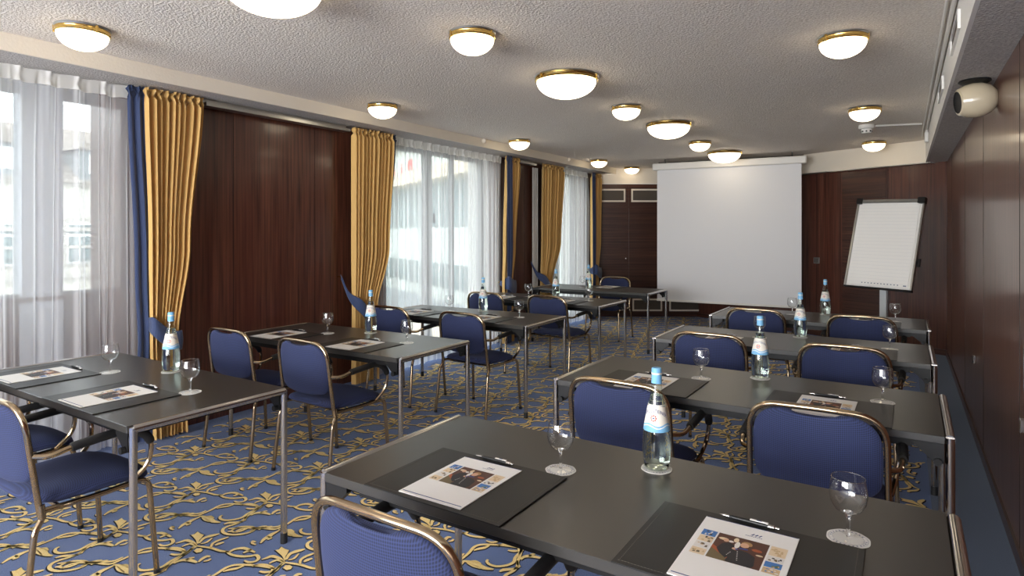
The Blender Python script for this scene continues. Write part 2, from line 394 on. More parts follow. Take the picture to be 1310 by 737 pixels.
# left wall: wooden piers between window bays, low parapet in bay one
bays = [(-1.4, 2.17), (4.80, 6.86), (8.50, 9.62)]
b = MB(); piers = [(YF, -1.4), (2.17, 4.80), (6.86, 8.50), (9.62, 10.0)]
for y0, y1 in piers:
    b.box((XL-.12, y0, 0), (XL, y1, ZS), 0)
for ys in (3.03, 3.86, 7.62): b.box((XL, ys-.002, 0), (XL+.0015, ys+.002, 2.46), 1)
for y0, y1 in bays: b.box((-5.1, y0-.02, 2.50), (XL-.12, y1+.02, ZS), 2)      # head of each bay
for y0, y1 in bays:
    b.box((-5.1, y0-.12, 0), (XL-.12, y0, ZS), 0 if y0 < 3 else 2); b.box((-5.1, y1, 0), (XL-.12, y1+.12, ZS), 0 if y0 < 3 else 2)
struct(b.build('wall_left', ['wood_v', 'seam', 'white']))
# window one: two panes beside a grey column above a brown parapet
WX = -5.0
b = MB(); b.box((WX-.06, -1.4, 0), (WX, 2.17, 1.02), 0); b.box((WX-.06, -1.4, 1.02), (WX+.05, 2.17, 1.05), 1)
b.box((WX-.1, 1.70, 0), (WX+.04, 1.94, 2.5), 2); b.box((WX-.1, -.3, 0), (WX+.04, -.06, 2.5), 2)
for y0, y1 in ((1.94, 2.17), (-.06, 1.70), (-1.4, -.3)):
    b.box((WX-.04, y0, 2.42), (WX, y1, 2.5), 3); b.box((WX-.04, y0, 1.05), (WX, y1, 1.075), 3)
w1 = struct(b.build('window_1', ['walnut_low', 'walnut_low', 'pillar', 'frame_grey']))
b = MB(); b.box((WX-.025, -1.4, 1.07), (WX-.02, 2.17, 2.43)); b.build('pane', 'glass_pane', w1)
# window two: full height sliding doors
def tall_window(name, y0, y1, mull, handle=None):
    X = -4.86; b = MB()
    b.box((X-.05, y0, 2.43), (X+.02, y1, 2.5), 0); b.box((X-.05, y0, 0), (X+.02, y1, .08), 0)
    for y, w in mull: b.box((X-.05, y-w/2, .08), (X+.02, y+w/2, 2.43), 0)
    o = struct(b.build(name, ['frame_grey']))
    b = MB(); b.box((X-.02, y0, .08), (X-.015, y1, 2.43)); b.build('pane', 'glass_pane', o)
    if handle:
        b = MB(); b.bbox((X+.02, handle-.012, 1.60), (X+.045, handle+.012, 1.72), .004); b.build('handle', 'black', o)
    return o
tall_window('window_2', 4.80, 6.86, [(4.83, .06), (5.72, .12), (6.20, .03), (6.83, .06)], 5.80)
tall_window('window_3', 8.50, 9.62, [(8.53, .06), (9.0, .05), (9.59, .06)])
# right wall
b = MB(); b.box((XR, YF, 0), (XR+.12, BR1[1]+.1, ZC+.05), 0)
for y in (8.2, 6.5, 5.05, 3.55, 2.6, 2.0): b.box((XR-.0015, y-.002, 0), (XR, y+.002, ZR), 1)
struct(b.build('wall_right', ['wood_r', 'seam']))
b = MB(); b.box((XL-.5, YF-.12, 0), (XR+.12, YF, .55)); b.box((XL-.5, YF-.12, 2.42), (XR+.12, YF, ZC+.05)); b.box((XL-.5, YF-.12, .55), (-4.2, YF, 2.42)); b.box((.1, YF-.12, .55), (XR+.12, YF, 2.42)); b.box((-2.1, YF-.12, .55), (-2.0, YF, 2.42))  # unseen wall; its large window openings are added to let in fill daylight
struct(b.build('wall_rear', 'cream'))
# back right wall (wood) and back left wall (wood with cupboard doors and grilles)
b = MB(); b.box((0, 0, 0), (LR+.05, .1, ZR), 0, mR); b.box((0, 0, ZR), (LR+.05, .1, ZC+.05), 2, mR)
def along_r(u):  # distance along back right wall seen at image column u
    a = (u-655)/786.8; k = Vector((a*cos(TH)-sin(TH), a*sin(TH)+cos(TH)))
    # solve t*k = BP + s*dv
    det = k.x*(-dv.y)+k.y*dv.x; return (k.x*BP[1]-k.y*BP[0])/(-(k.x*dv.y-k.y*dv.x))
for u in (1045, 1075, 1136): s_ = along_r(u); b.box((s_-.004, -.002, 0), (s_+.004, 0, ZR), 1, mR)
struct(b.build('wall_back', ['wood_v', 'seam', 'cream']))
s0, s1 = along_r(1078), along_r(1134)
b = MB(); b.box((s0, -.012, .1), (s1, -.001, ZR-.03), 0, mR)
for k in range(18): b.box((s0+.04, -.014, .35+k*.1), (s1-.04, -.012, .354+k*.1), 1, mR)
struct(b.build('door_1', ['wood_h', 'seam']))
def along_l(u):
    a = (u-655)/786.8; k = Vector((a*cos(TH)-sin(TH), a*sin(TH)+cos(TH)))
    return (k.x*BL0[1]-k.y*BL0[0])/(-(k.x*dl.y-k.y*dl.x))
b = MB(); b.box((-.1, 0, 0), (LL, .1, ZR), 0, mL); b.box((-.1, -.004, ZR), (LL, .1, ZC+.05), 1, mL); b.box((-.1, -.01, ZR-.006), (LL, 0, ZR+.006), 2, mL)
struct(b.build('wall_back_left', ['wood_h', 'cream', 'white']))
def vent(parent, x0, x1, z0, z1):
    b = MB(); t = .028
    for a, c in (((x0, z0), (x1, z0+t)), ((x0, z1-t), (x1, z1)), ((x0, z0+t), (x0+t, z1-t)), ((x1-t, z0+t), (x1, z1-t))):
        b.box((a[0], -.03, a[1]), (c[0], -.014, c[1]), 0, mL)
    o = b.build('vent_frame', ['cream'], parent)
    b = MB(); b.box((x0+t, -.022, z0+t), (x1-t, -.014, z1-t), 0, mL); b.build('grille', ['mesh_vent'], o)
uD = [(758, 803), (804, 850), (851, 900)]
for i, (ua, ub) in enumerate(uD):
    x0, x1 = along_l(ua)+.006, along_l(ub)-.006
    b = MB(); b.box((x0, -.014, .33), (x1, -.001, 1.93), 0, mL); b.box((x0, -.014, 1.945), (x1, -.001, ZR-.03), 0, mL); b.box((x0, -.014, .06), (x1, -.001, .32), 0, mL)
    for k in range(15): b.box((x0+.01, -.0155, .42+k*.1), (x1-.01, -.014, .4235+k*.1), 1, mL)
    d = struct(b.build('door_%d' % (i+2), ['wood_h', 'seam']))
    vent(d, x0+.04, x1-.04, 2.03, 2.26)
    if i: vent(d, x0+.06, x1-.04, .10, .32)
    if i == 0:
        b = MB(); b.lathe([(0, 0), (.012, 0), (.016, .012), (.014, .025), (0, .028)], 12, 0, mL @ Matrix.Translation((x1-.03, -.014, 1.03)) @ Matrix.Rotation(PI/2, 4, 'X')); b.build('knob', 'chrome', d)
# skirting
b = MB(); b.box((0, -.012, 0), (LR, 0, .07), 0, mR); struct(b.build('baseboard_back', ['wood_h']))
b = MB(); b.box((XR-.012, YF, 0), (XR, BR1[1], .07)); struct(b.build('baseboard_right', ['wood_h']))

# ------------------------------------------------------------------ curtains
def curtain_rail(y0, y1, name='curtain_rail', label=None):
    b = MB(); b.box((-4.60, y0, 2.462), (-4.50, y1, 2.49)); b.box((-4.59, y0, 2.49), (-4.56, y1, 2.523))
    return tag(b.build(name, 'alu'), label, 'curtain rail')
curtain_rail(2.71, 4.16, label='grey metal curtain rail above the bare wood panel between first and second windows')
curtain_rail(7.27, 7.73, label='grey metal curtain rail above the narrow wood panel near the back corner')
def lerp_key(keys, z):
    keys = sorted(keys)
    if z <= keys[0][0]: return keys[0][1:]
    for a, c in zip(keys, keys[1:]):
        if z <= c[0]:
            t = smst((z-a[0])/(c[0]-a[0])); return tuple(p+(q-p)*t for p, q in zip(a[1:], c[1:]))
    return keys[-1][1:]
def drape(parent, name, mat, keys, n, amp, seed, x=-4.50, z0=.015, z1=2.51, head=True, nz=90):
    """keys: (z, y_a, y_b, amplitude factor)"""
    rnd = random.Random(seed); ph = [rnd.uniform(0, 6.28) for _ in range(4)]
    def fn(s, t):
        z = z0+(z1-z0)*t; ya, yb, af = lerp_key(keys, z)
        w = 2*PI*n*(s+.02*sin(7*s+ph[0])+.012*sin(17*s+ph[1]))
        A = amp*af*(1+.25*sin(5*s*PI+ph[2]))
        sw = sin(w); xx = x+A*(abs(sw)**.85*(1 if sw > 0 else -1))+.2*A*sin(2.17*w+ph[3])
        yy = ya+(yb-ya)*(s+.012*sin(2*w)*af)
        if head and z > z1-.085:
            k = (z-(z1-.085))/.085; g = smst(k*5); xx = xx*(1-.5*g)+(x)*.5*g+.013*sin(w*2.6+9*k)*g; yy += .010*sin(k*7+w)*g; z += .005*sin(w*1.7)*k
        return (xx, yy, z)
    bb = MB(); bb.grid(fn, int(n*24), nz)
    if head:
        return bb.build(name, mat, parent, smooth=180)
    return bb.build(name, mat, parent, smooth=180)
def tieback(parent, hook, around, width, sag=.06):
    """band from wall hook to the front of the gathered cloth and round to the other side"""
    (ya, yb, zt, xf) = around
    path = [Vector(hook), Vector(((hook[0]+xf)/2-.01, (hook[1]*.6+ya*.4), hook[2]*.5+zt*.5-sag*.3)), Vector((xf, ya+.02, zt+.02)), Vector((xf-.005, (ya+yb)/2+.02, zt-sag)), Vector((xf-.03, yb, zt-sag*1.2)), Vector((xf-.12, yb+.005, zt-sag*1.1))]
    P = []
    n = len(path)
    for i in range(n-1):
        p0 = path[max(i-1, 0)]; p1 = path[i]; p2 = path[i+1]; p3 = path[min(i+2, n-1)]
        for j in range(8):
            t = j/8; P.append(.5*((2*p1)+(p2-p0)*t+(2*p0-5*p1+4*p2-p3)*t*t+(3*p1-p0-3*p2+p3)*t**3))
    P.append(path[-1]); N = len(P)-1
    def fn(s, t):
        i = min(int(s*N), N-1); f = s*N-i; p = P[i]*(1-f)+P[i+1]*f
        w = width*(.25+.75*smst(s*2.2))*(1-.35*smst((s-.8)*5)); dz = (t-.5)*w
        bulge = .014*sin(PI*t)+.004*sin(t*PI*5)*(1-smst(s*2))
        return (p.x+bulge, p.y+.0*dz, p.z+dz)
    bb = MB(); bb.grid(fn, 48, 14)
    o = bb.build('tieback', 'navy_cloth', parent, smooth=180)
    m = o.modifiers.new('thick', 'SOLIDIFY'); m.thickness = .006
    b2 = MB(); b2.tube([(XL, hook[1], hook[2]), (hook[0], hook[1], hook[2]), (hook[0]+.01, hook[1], hook[2]+.02)], .004, 8); b2.build('hook', 'brass', o)
    return o
cg = 'gold curtains with blue lining beside the windows'
def gold_curtain(loc, label, gold_keys, blue_keys, n, tie, seed, blue_x=-4.47):
    r = thing('curtain', label, 'curtain', (0, 0, 0), group=cg)
    drape(r, 'drape', 'gold', gold_keys, n, .032, seed)
    drape(r, 'lining', 'navy_cloth', blue_keys, 2, .010, seed+1, x=blue_x)
    tieback(r, *tie)
    return r
# (z, ya, yb, amp)
gold_curtain(0, 'gold pleated curtain with wide blue lining nearest the camera, tied back beside first wood panel',
  [(0, 2.31, 2.56, 1), (.72, 2.29, 2.49, .8), (1.4, 2.28, 2.58, 1), (2.5, 2.25, 2.68, 1)],
  [(0, 2.18, 2.32, 1), (.72, 2.22, 2.33, 1), (1.2, 2.20, 2.32, 1), (2.5, 2.15, 2.27, 1)], 9,
  ((-4.60, 2.30, .95), (2.27, 2.50, .80, -4.43), .14, .08), 11, -4.52)
gold_curtain(0, 'gold pleated curtain at left edge of the middle window, blue tieback hooked to its left',
  [(0, 4.20, 4.52, 1), (.70, 4.20, 4.50, .8), (1.35, 4.20, 4.68, 1), (2.5, 4.20, 4.755, 1)],
  [(0, 4.50, 4.56, 1), (.70, 4.48, 4.53, 1), (1.35, 4.66, 4.705, 1), (2.5, 4.74, 4.80, 1)], 11,
  ((-4.60, 4.13, 1.06), (4.22, 4.47, .74, -4.42), .15, .10), 23, -4.51)
gold_curtain(0, 'gold and blue curtain at right edge of the middle window, narrow with cupped blue tieback',
  [(0, 6.80, 7.10, 1), (.75, 6.82, 7.06, .8), (1.3, 6.84, 7.14, 1), (2.5, 6.88, 7.27, 1)],
  [(0, 6.82, 6.95, 1), (.75, 6.84, 6.95, 1), (1.3, 6.84, 6.98, 1), (2.5, 6.83, 6.97, 1)], 7,
  ((-4.58, 6.86, .82), (6.83, 7.06, .80, -4.41), .19, .04), 31, -4.44)
gold_curtain(0, 'gold curtain at left edge of the far window, blue tieback hooked to its left',
  [(0, 7.84, 8.14, 1), (.75, 7.84, 8.16, .8), (1.35, 7.86, 8.42, 1), (2.5, 7.87, 8.54, 1)],
  [(0, 8.12, 8.18, 1), (.75, 8.14, 8.20, 1), (1.35, 8.40, 8.45, 1), (2.5, 8.53, 8.59, 1)], 10,
  ((-4.60, 7.72, 1.06), (7.84, 8.14, .76, -4.42), .15, .10), 47, -4.51)
gold_curtain(0, 'gold curtain with blue lining in the back left corner beside the cupboards',
  [(0, 9.55, 9.86, 1), (.80, 9.60, 9.84, .8), (1.35, 9.60, 9.93, 1), (2.5, 9.60, 9.97, 1)],
  [(0, 9.50, 9.64, 1), (.80, 9.53, 9.64, 1), (1.35, 9.52, 9.65, 1), (2.5, 9.50, 9.63, 1)], 7,
  ((-4.58, 9.58, .85), (9.56, 9.85, .84, -4.41), .18, .04), 59, -4.45)
def sheer_curtain(y0, y1, label, sp, seed, x=-4.575):
    r = thing('sheer_curtain', label, 'curtain', group='white sheer curtains across the windows')
    rnd = random.Random(seed); L = y1-y0; pl = max(2, int(L/.155)); ph = [rnd.uniform(0, 6.28) for _ in range(60)]
    folds = []; yy = .05
    while yy < L:
        folds.append((yy, rnd.uniform(.007, .016), rnd.uniform(.018, .042), rnd.uniform(-.02, .02), rnd.choice((-1, 1, 1)))); yy += rnd.uniform(.45, 1.5)*sp
    def X(y, z):
        q = y-y0; a = .010*sin(5.1*q+ph[0])+.006*sin(13*q+ph[1]+.3*z); k = (2.4-z)/2.4
        for (c, w_, A, dr, sg) in folds:
            u = (q-c-dr*k*1.6)/(w_*(1+.4*k))
            if -3 < u < 3: a += sg*A*math.exp(-u*u)
        return a
    rnd_f = [rnd.uniform(-.6, .6) for _ in range(6)]
    def fn(s, t):
        z = .02+2.40*t; y = y0+L*s; k = smst((z-1.9)/.5)
        pleat = .016*math.exp(-((((s*pl) % 1)-.5)/.10)**2)
        return (x+X(y, z)*(1-.55*k)+pleat*k, y, z)
    b = MB(); b.grid(fn, int(L*300), 16); b.build('drop', 'sheer', r, smooth=60)
    def fh(s, t):
        z = 2.42+.088*t; pleat = .024*math.exp(-((((s*pl) % 1)-.5)/.09)**2)*(1-.75*sin(PI*t))
        return (x+X(y0+L*s, 2.4)*.35*(1-t)+pleat+.004, y0+L*s, z+.004*sin(s*pl*6.28))
    b = MB(); b.grid(fh, int(L*300), 8); b.build('heading', 'sheer_head', r, smooth=60)
    return r
sheer_curtain(-1.4, 2.27, 'white sheer curtain across the large near window at the left edge', .105, 3)
sheer_curtain(4.42, 6.90, 'white sheer curtain across the wide middle window', .085, 5)
sheer_curtain(8.12, 9.56, 'white sheer curtain across the narrow far window', .08, 8)
b = MB()
b.grid(lambda s, t: (-4.585+.02*sin(s*14), 7.74+.13*s, .02+2.42*t), 24, 2); o = b.build('sheer_curtain', 'sheer_head', smooth=60)
tag(o, 'bunched strip of white curtain between narrow wood panel and far gold curtain', 'curtain')

# ------------------------------------------------------------------ ceiling things
def make_lamp(dia, h):
    r = bpy.data.objects.new('ceiling_lamp', None); C.objects.link(r); R = dia/2
    b = MB(); b.lathe([(R*.5, 0), (R*1.02, 0), (R*1.03, -.006), (R*1.0, -.012), (R*.93, -.014)], 40)
    b.build('ceiling_plate', 'alu', r)
    b = MB(); b.lathe([(R*.90, -.013), (R*1.0, -.013), (R*1.015, -.018), (R*1.0, -.026), (R*1.015, -.034), (R*.985, -.040), (R*.93, -.040)], 48)
    b.build('brass_ring', 'brass', r)
    b = MB(); prof = [(R*.95*cos(a), -.038-(h-.038)*sin(a)) for a in [PI/2*k/14 for k in range(15)]]; prof[-1] = (.0005, -h)
    b.lathe(prof, 48); b.build('glass_shade', 'lamp', r)
    for k in range(3):
        a = 2*PI*k/3+2.2; mt = Matrix.Rotation(a, 4, 'Z'); b = MB(); b.bbox((R*.985, -.008, -.044), (R*1.035, .008, -.004), .002, 0, mt); b.build('clip', 'brass', r)
    return r
big = small = None
xw = {-3.93: 'left column of lamps by the windows', -2.09: 'middle column of lamps', -.31: 'right column of lamps'}
lamps = [(-3.85, 1.60, 's', 'small brass and opal ceiling lamp above the near sheer curtain, top left'),
 (-2.073, 2.83, 's', 'small ceiling lamp in the middle column, nearer than the large bowl lamps'),
 (-.30, 4.03, 's', 'small ceiling lamp at upper right, nearest lamp of the right column'),
 (-2.075, 3.99, 'b', 'large bowl ceiling lamp with brass ring, nearest fully visible large one'),
 (-3.91, 3.99, 's', 'small ceiling lamp above second gold curtain beside left soffit'),
 (-2.11, 5.22, 's', 'small ceiling lamp between the first and second large bowl lamps'),
 (-.305, 6.45, 's', 'small ceiling lamp in the right column next to the smoke detector'),
 (-2.07, 6.28, 'b', 'large bowl ceiling lamp, middle of the three fully visible large ones'),
 (-3.98, 6.41, 's', 'small ceiling lamp beside left soffit above right edge of middle window'),
 (-2.15, 7.73, 's', 'small ceiling lamp just behind the middle large bowl lamp'),
 (-.32, 8.90, 's', 'small ceiling lamp at far right, in front of the cream band'),
 (-2.13, 8.89, 'b', 'large bowl ceiling lamp directly in front of the projection screen housing'),
 (-4.02, 8.83, 's', 'small ceiling lamp beside left soffit above the far window'),
 (-3.98, 10.10, 's', 'small ceiling lamp in the back left corner over the cupboards'),
 (-2.38, 1.74, 'b', 'large ceiling lamp cut off by the top edge of the picture')]
for x, y, k, lab in lamps:
    g = 'large bowl ceiling lamps' if k == 'b' else 'small ceiling lamps'
    if k == 'b':
        if big is None: big = make_lamp(.455, .16); big.location = (x, y, ZC); tag(big, lab, 'ceiling lamp', g)
        else: dup(big, (x, y, ZC), random.uniform(-.3, .3), lab, g)
    else:
        if small is None: small = make_lamp(.262, .125); small.location = (x, y, ZC); tag(small, lab, 'ceiling lamp', g)
        else: dup(small, (x, y, ZC), random.uniform(-.3, .3), lab, g)
# smoke detector
t = thing('smoke_detector', 'white smoke detector on the ceiling beside the right lamps, wired to a conduit', 'smoke detector', (-.335, 7.50, ZC))
b = MB(); b.lathe([(.001, 0), (.075, 0), (.078, -.02), (.07, -.04), (.001, -.042)], 28); b.build('base', 'plastic', t)
b = MB(); b.lathe([(.05, -.042), (.052, -.06), (.045, -.085), (.02, -.09), (.001, -.09)], 24); b.build('sensor_head', 'plastic', t)
b = MB()
for k in range(8): a = k*PI/4; b.box((.044, -.008, -.076), (.054, .008, -.062), 0, Matrix.Rotation(a, 4, 'Z'))
b.build('slot', 'black', t)
b = MB(); b.tube([(-.255, 7.52, ZC-.012), (.155, 7.645, ZC-.012)], .010, 8)
tag(b.build('cable_conduit', 'plastic'), 'thin white conduit running from smoke detector to right soffit', 'conduit')
b = MB(); b.tube([(.205, 1.2, ZC-.014), (.205, 8.05, ZC-.014), (.205, 8.05, ZC-.06)], .011, 8); b.tube([(.175, 1.2, ZC-.010), (.175, 8.6, ZC-.010)], .007, 8)
tag(b.build('cable_conduit', 'plastic'), 'long pair of white conduits along the top of right soffit', 'conduit')
b = MB(); b.bbox((.185, 7.98, ZC-.16), (.221, 8.05, ZC-.05), .006); tag(b.build('junction_box', 'plastic'), 'small white box at the end of the soffit conduit, far right', 'junction box')
# air outlets in right soffit fascia
first = None
for y0, lab in ((2.35, 'white air slot frame in right soffit, nearest the top edge'), (3.55, 'air slot frame in right soffit before the speaker'), (5.0, 'farthest air slot frame in right soffit')):
    if first is None:
        t = thing('air_outlet', lab, 'air vent', (.222, y0, 2.49), group='air slots in the right soffit'); first = t
        b = MB()
        for a, c in (((0, -.045), (.55, -.035)), ((0, .035), (.55, .045)), ((0, -.035), (.01, .035)), ((.54, -.035), (.55, .035))): b.box((-.012, a[0], a[1]), (0, c[0], c[1]))
        b.build('frame', 'plastic', t); b = MB(); b.box((-.004, .01, -.035), (-.0005, .54, .035)); b.build('grille', 'mesh_vent', t)
    else: dup(first, (.222, y0, 2.49), 0, lab)
first = None
for y, lab in ((6.1, 'small round sensor stub on left fascia above the middle window'), (8.35, 'small round sensor stub on left fascia near the back corner')):
    b = MB(); b.lathe([(.03, 0), (.028, .018), (.012, .035), (.001, .037)], 16, 0, Matrix.Rotation(PI/2, 4, 'Y'))
    if first is None: first = b.build('wall_sensor', 'cream'); first.location = (-4.30, y, 2.60); tag(first, lab, 'sensor', 'sensors on the left fascia')
    else:
        o = first.copy(); C.objects.link(o); o.location = (-4.30, y, 2.60); o['label'] = lab
# speaker
t = thing('loudspeaker', 'cream egg shaped loudspeaker hanging from right soffit on a black mount', 'loudspeaker', (.335, 4.33, 2.235))
ax = Matrix.Rotation(-PI/2, 4, 'Y'); tilt = Matrix.Rotation(math.radians(14), 4, 'Z') @ Matrix.Rotation(math.radians(-6), 4, 'Y')
prof = [(.062, .083), (.074, .078), (.090, .045), (.098, .01), (.096, -.03), (.082, -.068), (.058, -.095), (.03, -.108), (.001, -.111)]
b = MB(); b.lathe(prof, 40, 0, tilt @ ax); b.build('shell', 'beige', t)
b = MB(); b.lathe([(.001, .073), (.045, .073), (.070, .080)], 36, 0, tilt @ ax); b.build('grille', 'rubber', t)
b = MB(); b.lathe([(.001, .112), (.075, .112), (.078, .104), (.060, .092), (.001, .090)], 28); b.build('mount_plate', 'black', t)
b = MB(); b.tube([(.035, 0, .098), (.06, .01, .08), (.07, .01, .055)], .008, 10); b.tube([(.09, -.015, -.0), (.102, -.015, 0)], .012, 10); b.build('bracket', 'chrome', t)

# ------------------------------------------------------------------ projection screen
t = thing('projection_screen', 'large white projection screen pulled down in front of back wall', 'projection screen', (-2.23, 9.37, 0), math.radians(3.6))
hw = 1.02
b = MB(); b.bbox((-1.085, -.05, 2.455), (1.085, .05, 2.56), .012); b.build('housing', 'plastic', t)
b = MB(); b.box((-hw, -.002, .455), (hw, 0, 2.47)); b.build('cloth', 'screen', t)
b = MB(); b.bbox((-hw-.005, -.012, .425), (hw+.005, .012, .455), .004); b.build('bottom_bar', 'plastic', t)
b = MB(); b.tube([(-1.0, 0, 2.575), (-.4, 0, 2.569), (.1, .01, 2.573), (.7, 0, 2.568), (1.05, 0, 2.575)], .006, 8); b.build('cable', 'black', t)
for sx_ in (-.9, .9): b = MB(); b.box((sx_-.01, .01, 2.56), (sx_+.01, .03, ZC)); b.build('ceiling_bracket', 'grille', t)

# ------------------------------------------------------------------ flip chart
t = thing('flip_chart', 'white flip chart board leaning back on a single grey post before the right wall', 'flip chart', (-.19, 7.825, 0), 0)
W2 = .3285; Hb = .993; ph_ = -.362; lam = .300; rho = .023
wv = Vector((cos(ph_), sin(ph_), 0)); bv = Vector((-sin(ph_), cos(ph_), 0)); vv = bv*sin(lam)+Vector((0, 0, cos(lam)))
wx = wv*cos(rho)-vv*sin(rho); vx = wv*sin(rho)+vv*cos(rho); nx = vx.cross(wx)
o_ = Vector((-.184, 7.731, 1.38))-vx*Hb/2-Vector((-.19, 7.825, 0))
mB = Matrix(((wx.x, nx.x, vx.x, o_.x), (wx.y, nx.y, vx.y, o_.y), (wx.z, nx.z, vx.z, o_.z), (0, 0, 0, 1)))
b = MB(); b.bbox((-W2, 0, 0), (W2, .022, Hb-.02), .004, 0, mB); b.build('board', 'white', t)
b = MB(); b.box((-W2+.02, -.006, .02), (W2-.035, -.001, Hb-.045), 0, mB); pd = b.build('paper_pad', 'paper', t)
b = MB()
for k in range(24): b.box((-W2+.03, -.0068, .05+k*.038), (W2-.045, -.0061, .0512+k*.038), 0, mB)
b.build('ruled_lines', pbr('faint rule', srgb(206, 208, 212), .6), pd)
b = MB()
for k in range(12): b.box((-.16+k*.032, -.0072, .035), (-.148+k*.032, -.0061, .045), 0, mB)
b.box((.25, -.0072, .03), (.28, -.0061, .042), 0, mB); b.build('printed_marks', 'ink_grey', pd)
b = MB(); b.bbox((-W2-.008, -.014, -.012), (-W2+.012, .024, Hb-.01), .003, 0, mB); b.bbox((W2-.012, -.014, -.012), (W2+.008, .024, Hb-.01), .003, 0, mB); b.build('side_rail', 'alu', t)
b = MB(); b.bbox((-W2-.01, -.02, -.02), (W2+.01, .03, -.004), .004, 0, mB); b.build('bottom_tray', 'black', t)
b = MB(); b.bbox((-W2+.04, -.03, Hb-.05), (W2-.04, .03, Hb-.012), .008, 0, mB); b.build('clamp_bar', 'alu', t)
for s in (-1, 1): b = MB(); b.prism([(s*(W2+.012), -.035), (s*(W2-.055), -.035), (s*(W2-.03), .03), (s*(W2+.012), .03)][::s], Hb-.06, Hb+.004, 0, mB); b.build('clamp_corner', 'black', t)
b = MB(); b.bbox((-.035, -.02, .05), (.035, .03, 1.28), .006, 0, Matrix.Rotation(-.36, 4, 'Z')); b.tube([(0, 0, 1.22), (-.03, -.08, 1.24)], .02, 10); b.build('post', 'post', t)
for k in range(5):
    a = 2*PI*k/5+.3; b = MB(); b.tube([(0, 0, .09), (.14*cos(a), .14*sin(a), .085), (.28*cos(a), .28*sin(a), .05)], [.018, .016, .012], 10); b.lathe([(.001, 0), (.02, .0), (.024, .02), (.02, .04), (.001, .04)], 14, 0, Matrix.Translation((.28*cos(a), .28*sin(a), 0))); b.build('base_foot', 'black', t)
b = MB(); b.tube([(.30, .03, .30), (.355, .03, .30)], .012, 10, 0, mB); b.tube([(.35, .03, .26), (.35, .03, .34)], .016, 10, 0, mB); b.build('knob', 'black', t)
# switch on back right wall, handles on right wall
sx = along_r(1045); b = MB(); b.bbox((sx-.045, -.012, 1.04), (sx+.045, -.001, 1.13), .003, 0, mR)
t = b.build('wall_switch', 'alu'); tag(t, 'small square metal wall switch between screen and flip chart', 'switch')
b = MB(); [b.box((sx-.03+k*.022, -.0145, 1.055), (sx-.018+k*.022, -.012, 1.115), 0, mR) for k in range(3)]; b.build('rocker', 'grille', t)
for y, z, lab in ((5.55, .57, 'small metal door pull on right wall above the dark carpet strip'), (3.40, .66, 'metal door pull on right wall nearest the camera'), (3.40, .90, 'slim metal edge plate on right wall above the nearest pull')):
    b = MB()
    if z < .8: b.bbox((XR-.02, y-.012, z-.03), (XR-.001, y+.012, z+.03), .003)
    else: b.box((XR-.006, y-.006, z-.09), (XR-.001, y+.006, z+.09))
    tag(b.build('door_pull', 'chrome'), lab, 'handle')

# ------------------------------------------------------------------ tables
TW, TD, TH_ = 1.612, .7156, .74
def make_table(name='conference_table', end='x'):
    """origin: near left corner of top at floor level, top spans +x,+y"""
    t = bpy.data.objects.new(name, None); C.objects.link(t)
    b = MB(); b.bbox((0, 0, .712), (TW, TD, TH_), .0015); b.build('tabletop', 'laminate', t)
    for s in (0, 1):
        X = -.017 if s == 0 else TW+.017
        b = MB(); pr = [(X, .014, .728), (X, TD-.014, .728)]; b.tube(pr, .0165, 14); b.build('end_rail', 'chrome', t)
        for yy in (.016, TD-.016):
            b = MB(); b.tube([(X, yy, .045), (X, yy, .735)], .0155, 14); lg = b.build('leg', 'chrome', t)
            b = MB(); b.tube([(X, yy, 0), (X, yy, .05)], .0165, 14); b.build('foot_cap', 'rubber', lg)
            sx = 1 if s == 0 else -1; sy = 1 if yy < .3 else -1
            b = MB()
            x1 = X+sx*.018; x2 = X+sx*.11
            b.add([(x1, yy-.012, .711), (x2, yy-.012, .711), (x2, yy-.012, .695), (x1+sx*.03, yy-.012, .64), (x1, yy-.012, .64), (x1, yy+.012, .711), (x2, yy+.012, .711), (x2, yy+.012, .695), (x1+sx*.03, yy+.012, .64), (x1, yy+.012, .64)],
                  [(0,1,2,3,4), (9,8,7,6,5), (0,5,6,1), (1,6,7,2), (2,7,8,3), (3,8,9,4), (4,9,5,0)])
            b.tube([(x1+sx*.02, yy-.03, .645), (x1+sx*.02, yy+.03, .645)], .014, 10); b.build('bracket', 'black', t)
    b = MB(); b.box((.10, .05, .672), (TW-.10, .075, .711)); b.box((.10, TD-.075, .672), (TW-.10, TD-.05, .711)); b.box((.07, .05, .68), (.10, TD-.05, .711)); b.box((TW-.10, .05, .68), (TW-.07, TD-.05, .711)); b.build('underframe', 'black', t)
    return t
ordn = ['nearest', 'second', 'third', 'fourth', 'farthest']
tabR = [(-1.521, 1.301, -.2), (-1.487, 2.764, -.53), (-1.485, 4.22, -.17), (-1.469, 5.678, -.43)]
tabL = [(-2.528, 1.20, -.14), (-2.548, 2.718, 1.09), (-2.571, 4.196, .8), (-2.621, 5.718, .22), (-2.663, 7.241, .26)]
tables = []
Rn = ['front table of right row', 'second table of right row', 'third table of right row', 'rear table of right row']
Ln = ['front table of left row', 'second table of left row', 'third table of left row', 'fourth table of left row', 'rear table of left row']
RL = ['long black table at front right, closest to the camera', 'long black table second from the front in right row', 'long black table third from the front in right row', 'rearmost black table of right row, before the flip chart']
LL_ = ['long black table at front left beside the near sheer curtain', 'long black table second from front in left row, by the bare wood panel', 'black table third from front in left row, before the middle window', 'black table fourth from front in left row', 'rearmost black table of left row, in the back left corner']
proto = None
def place_table(x, y, a, label):
    global proto
    g = 'black conference tables in two rows'
    if proto is None: proto = make_table(); proto.location = (x, y, 0); proto.rotation_euler = (0, 0, a); tag(proto, label, 'table', g)
    else: dup(proto, (x, y, 0), a, label, g)
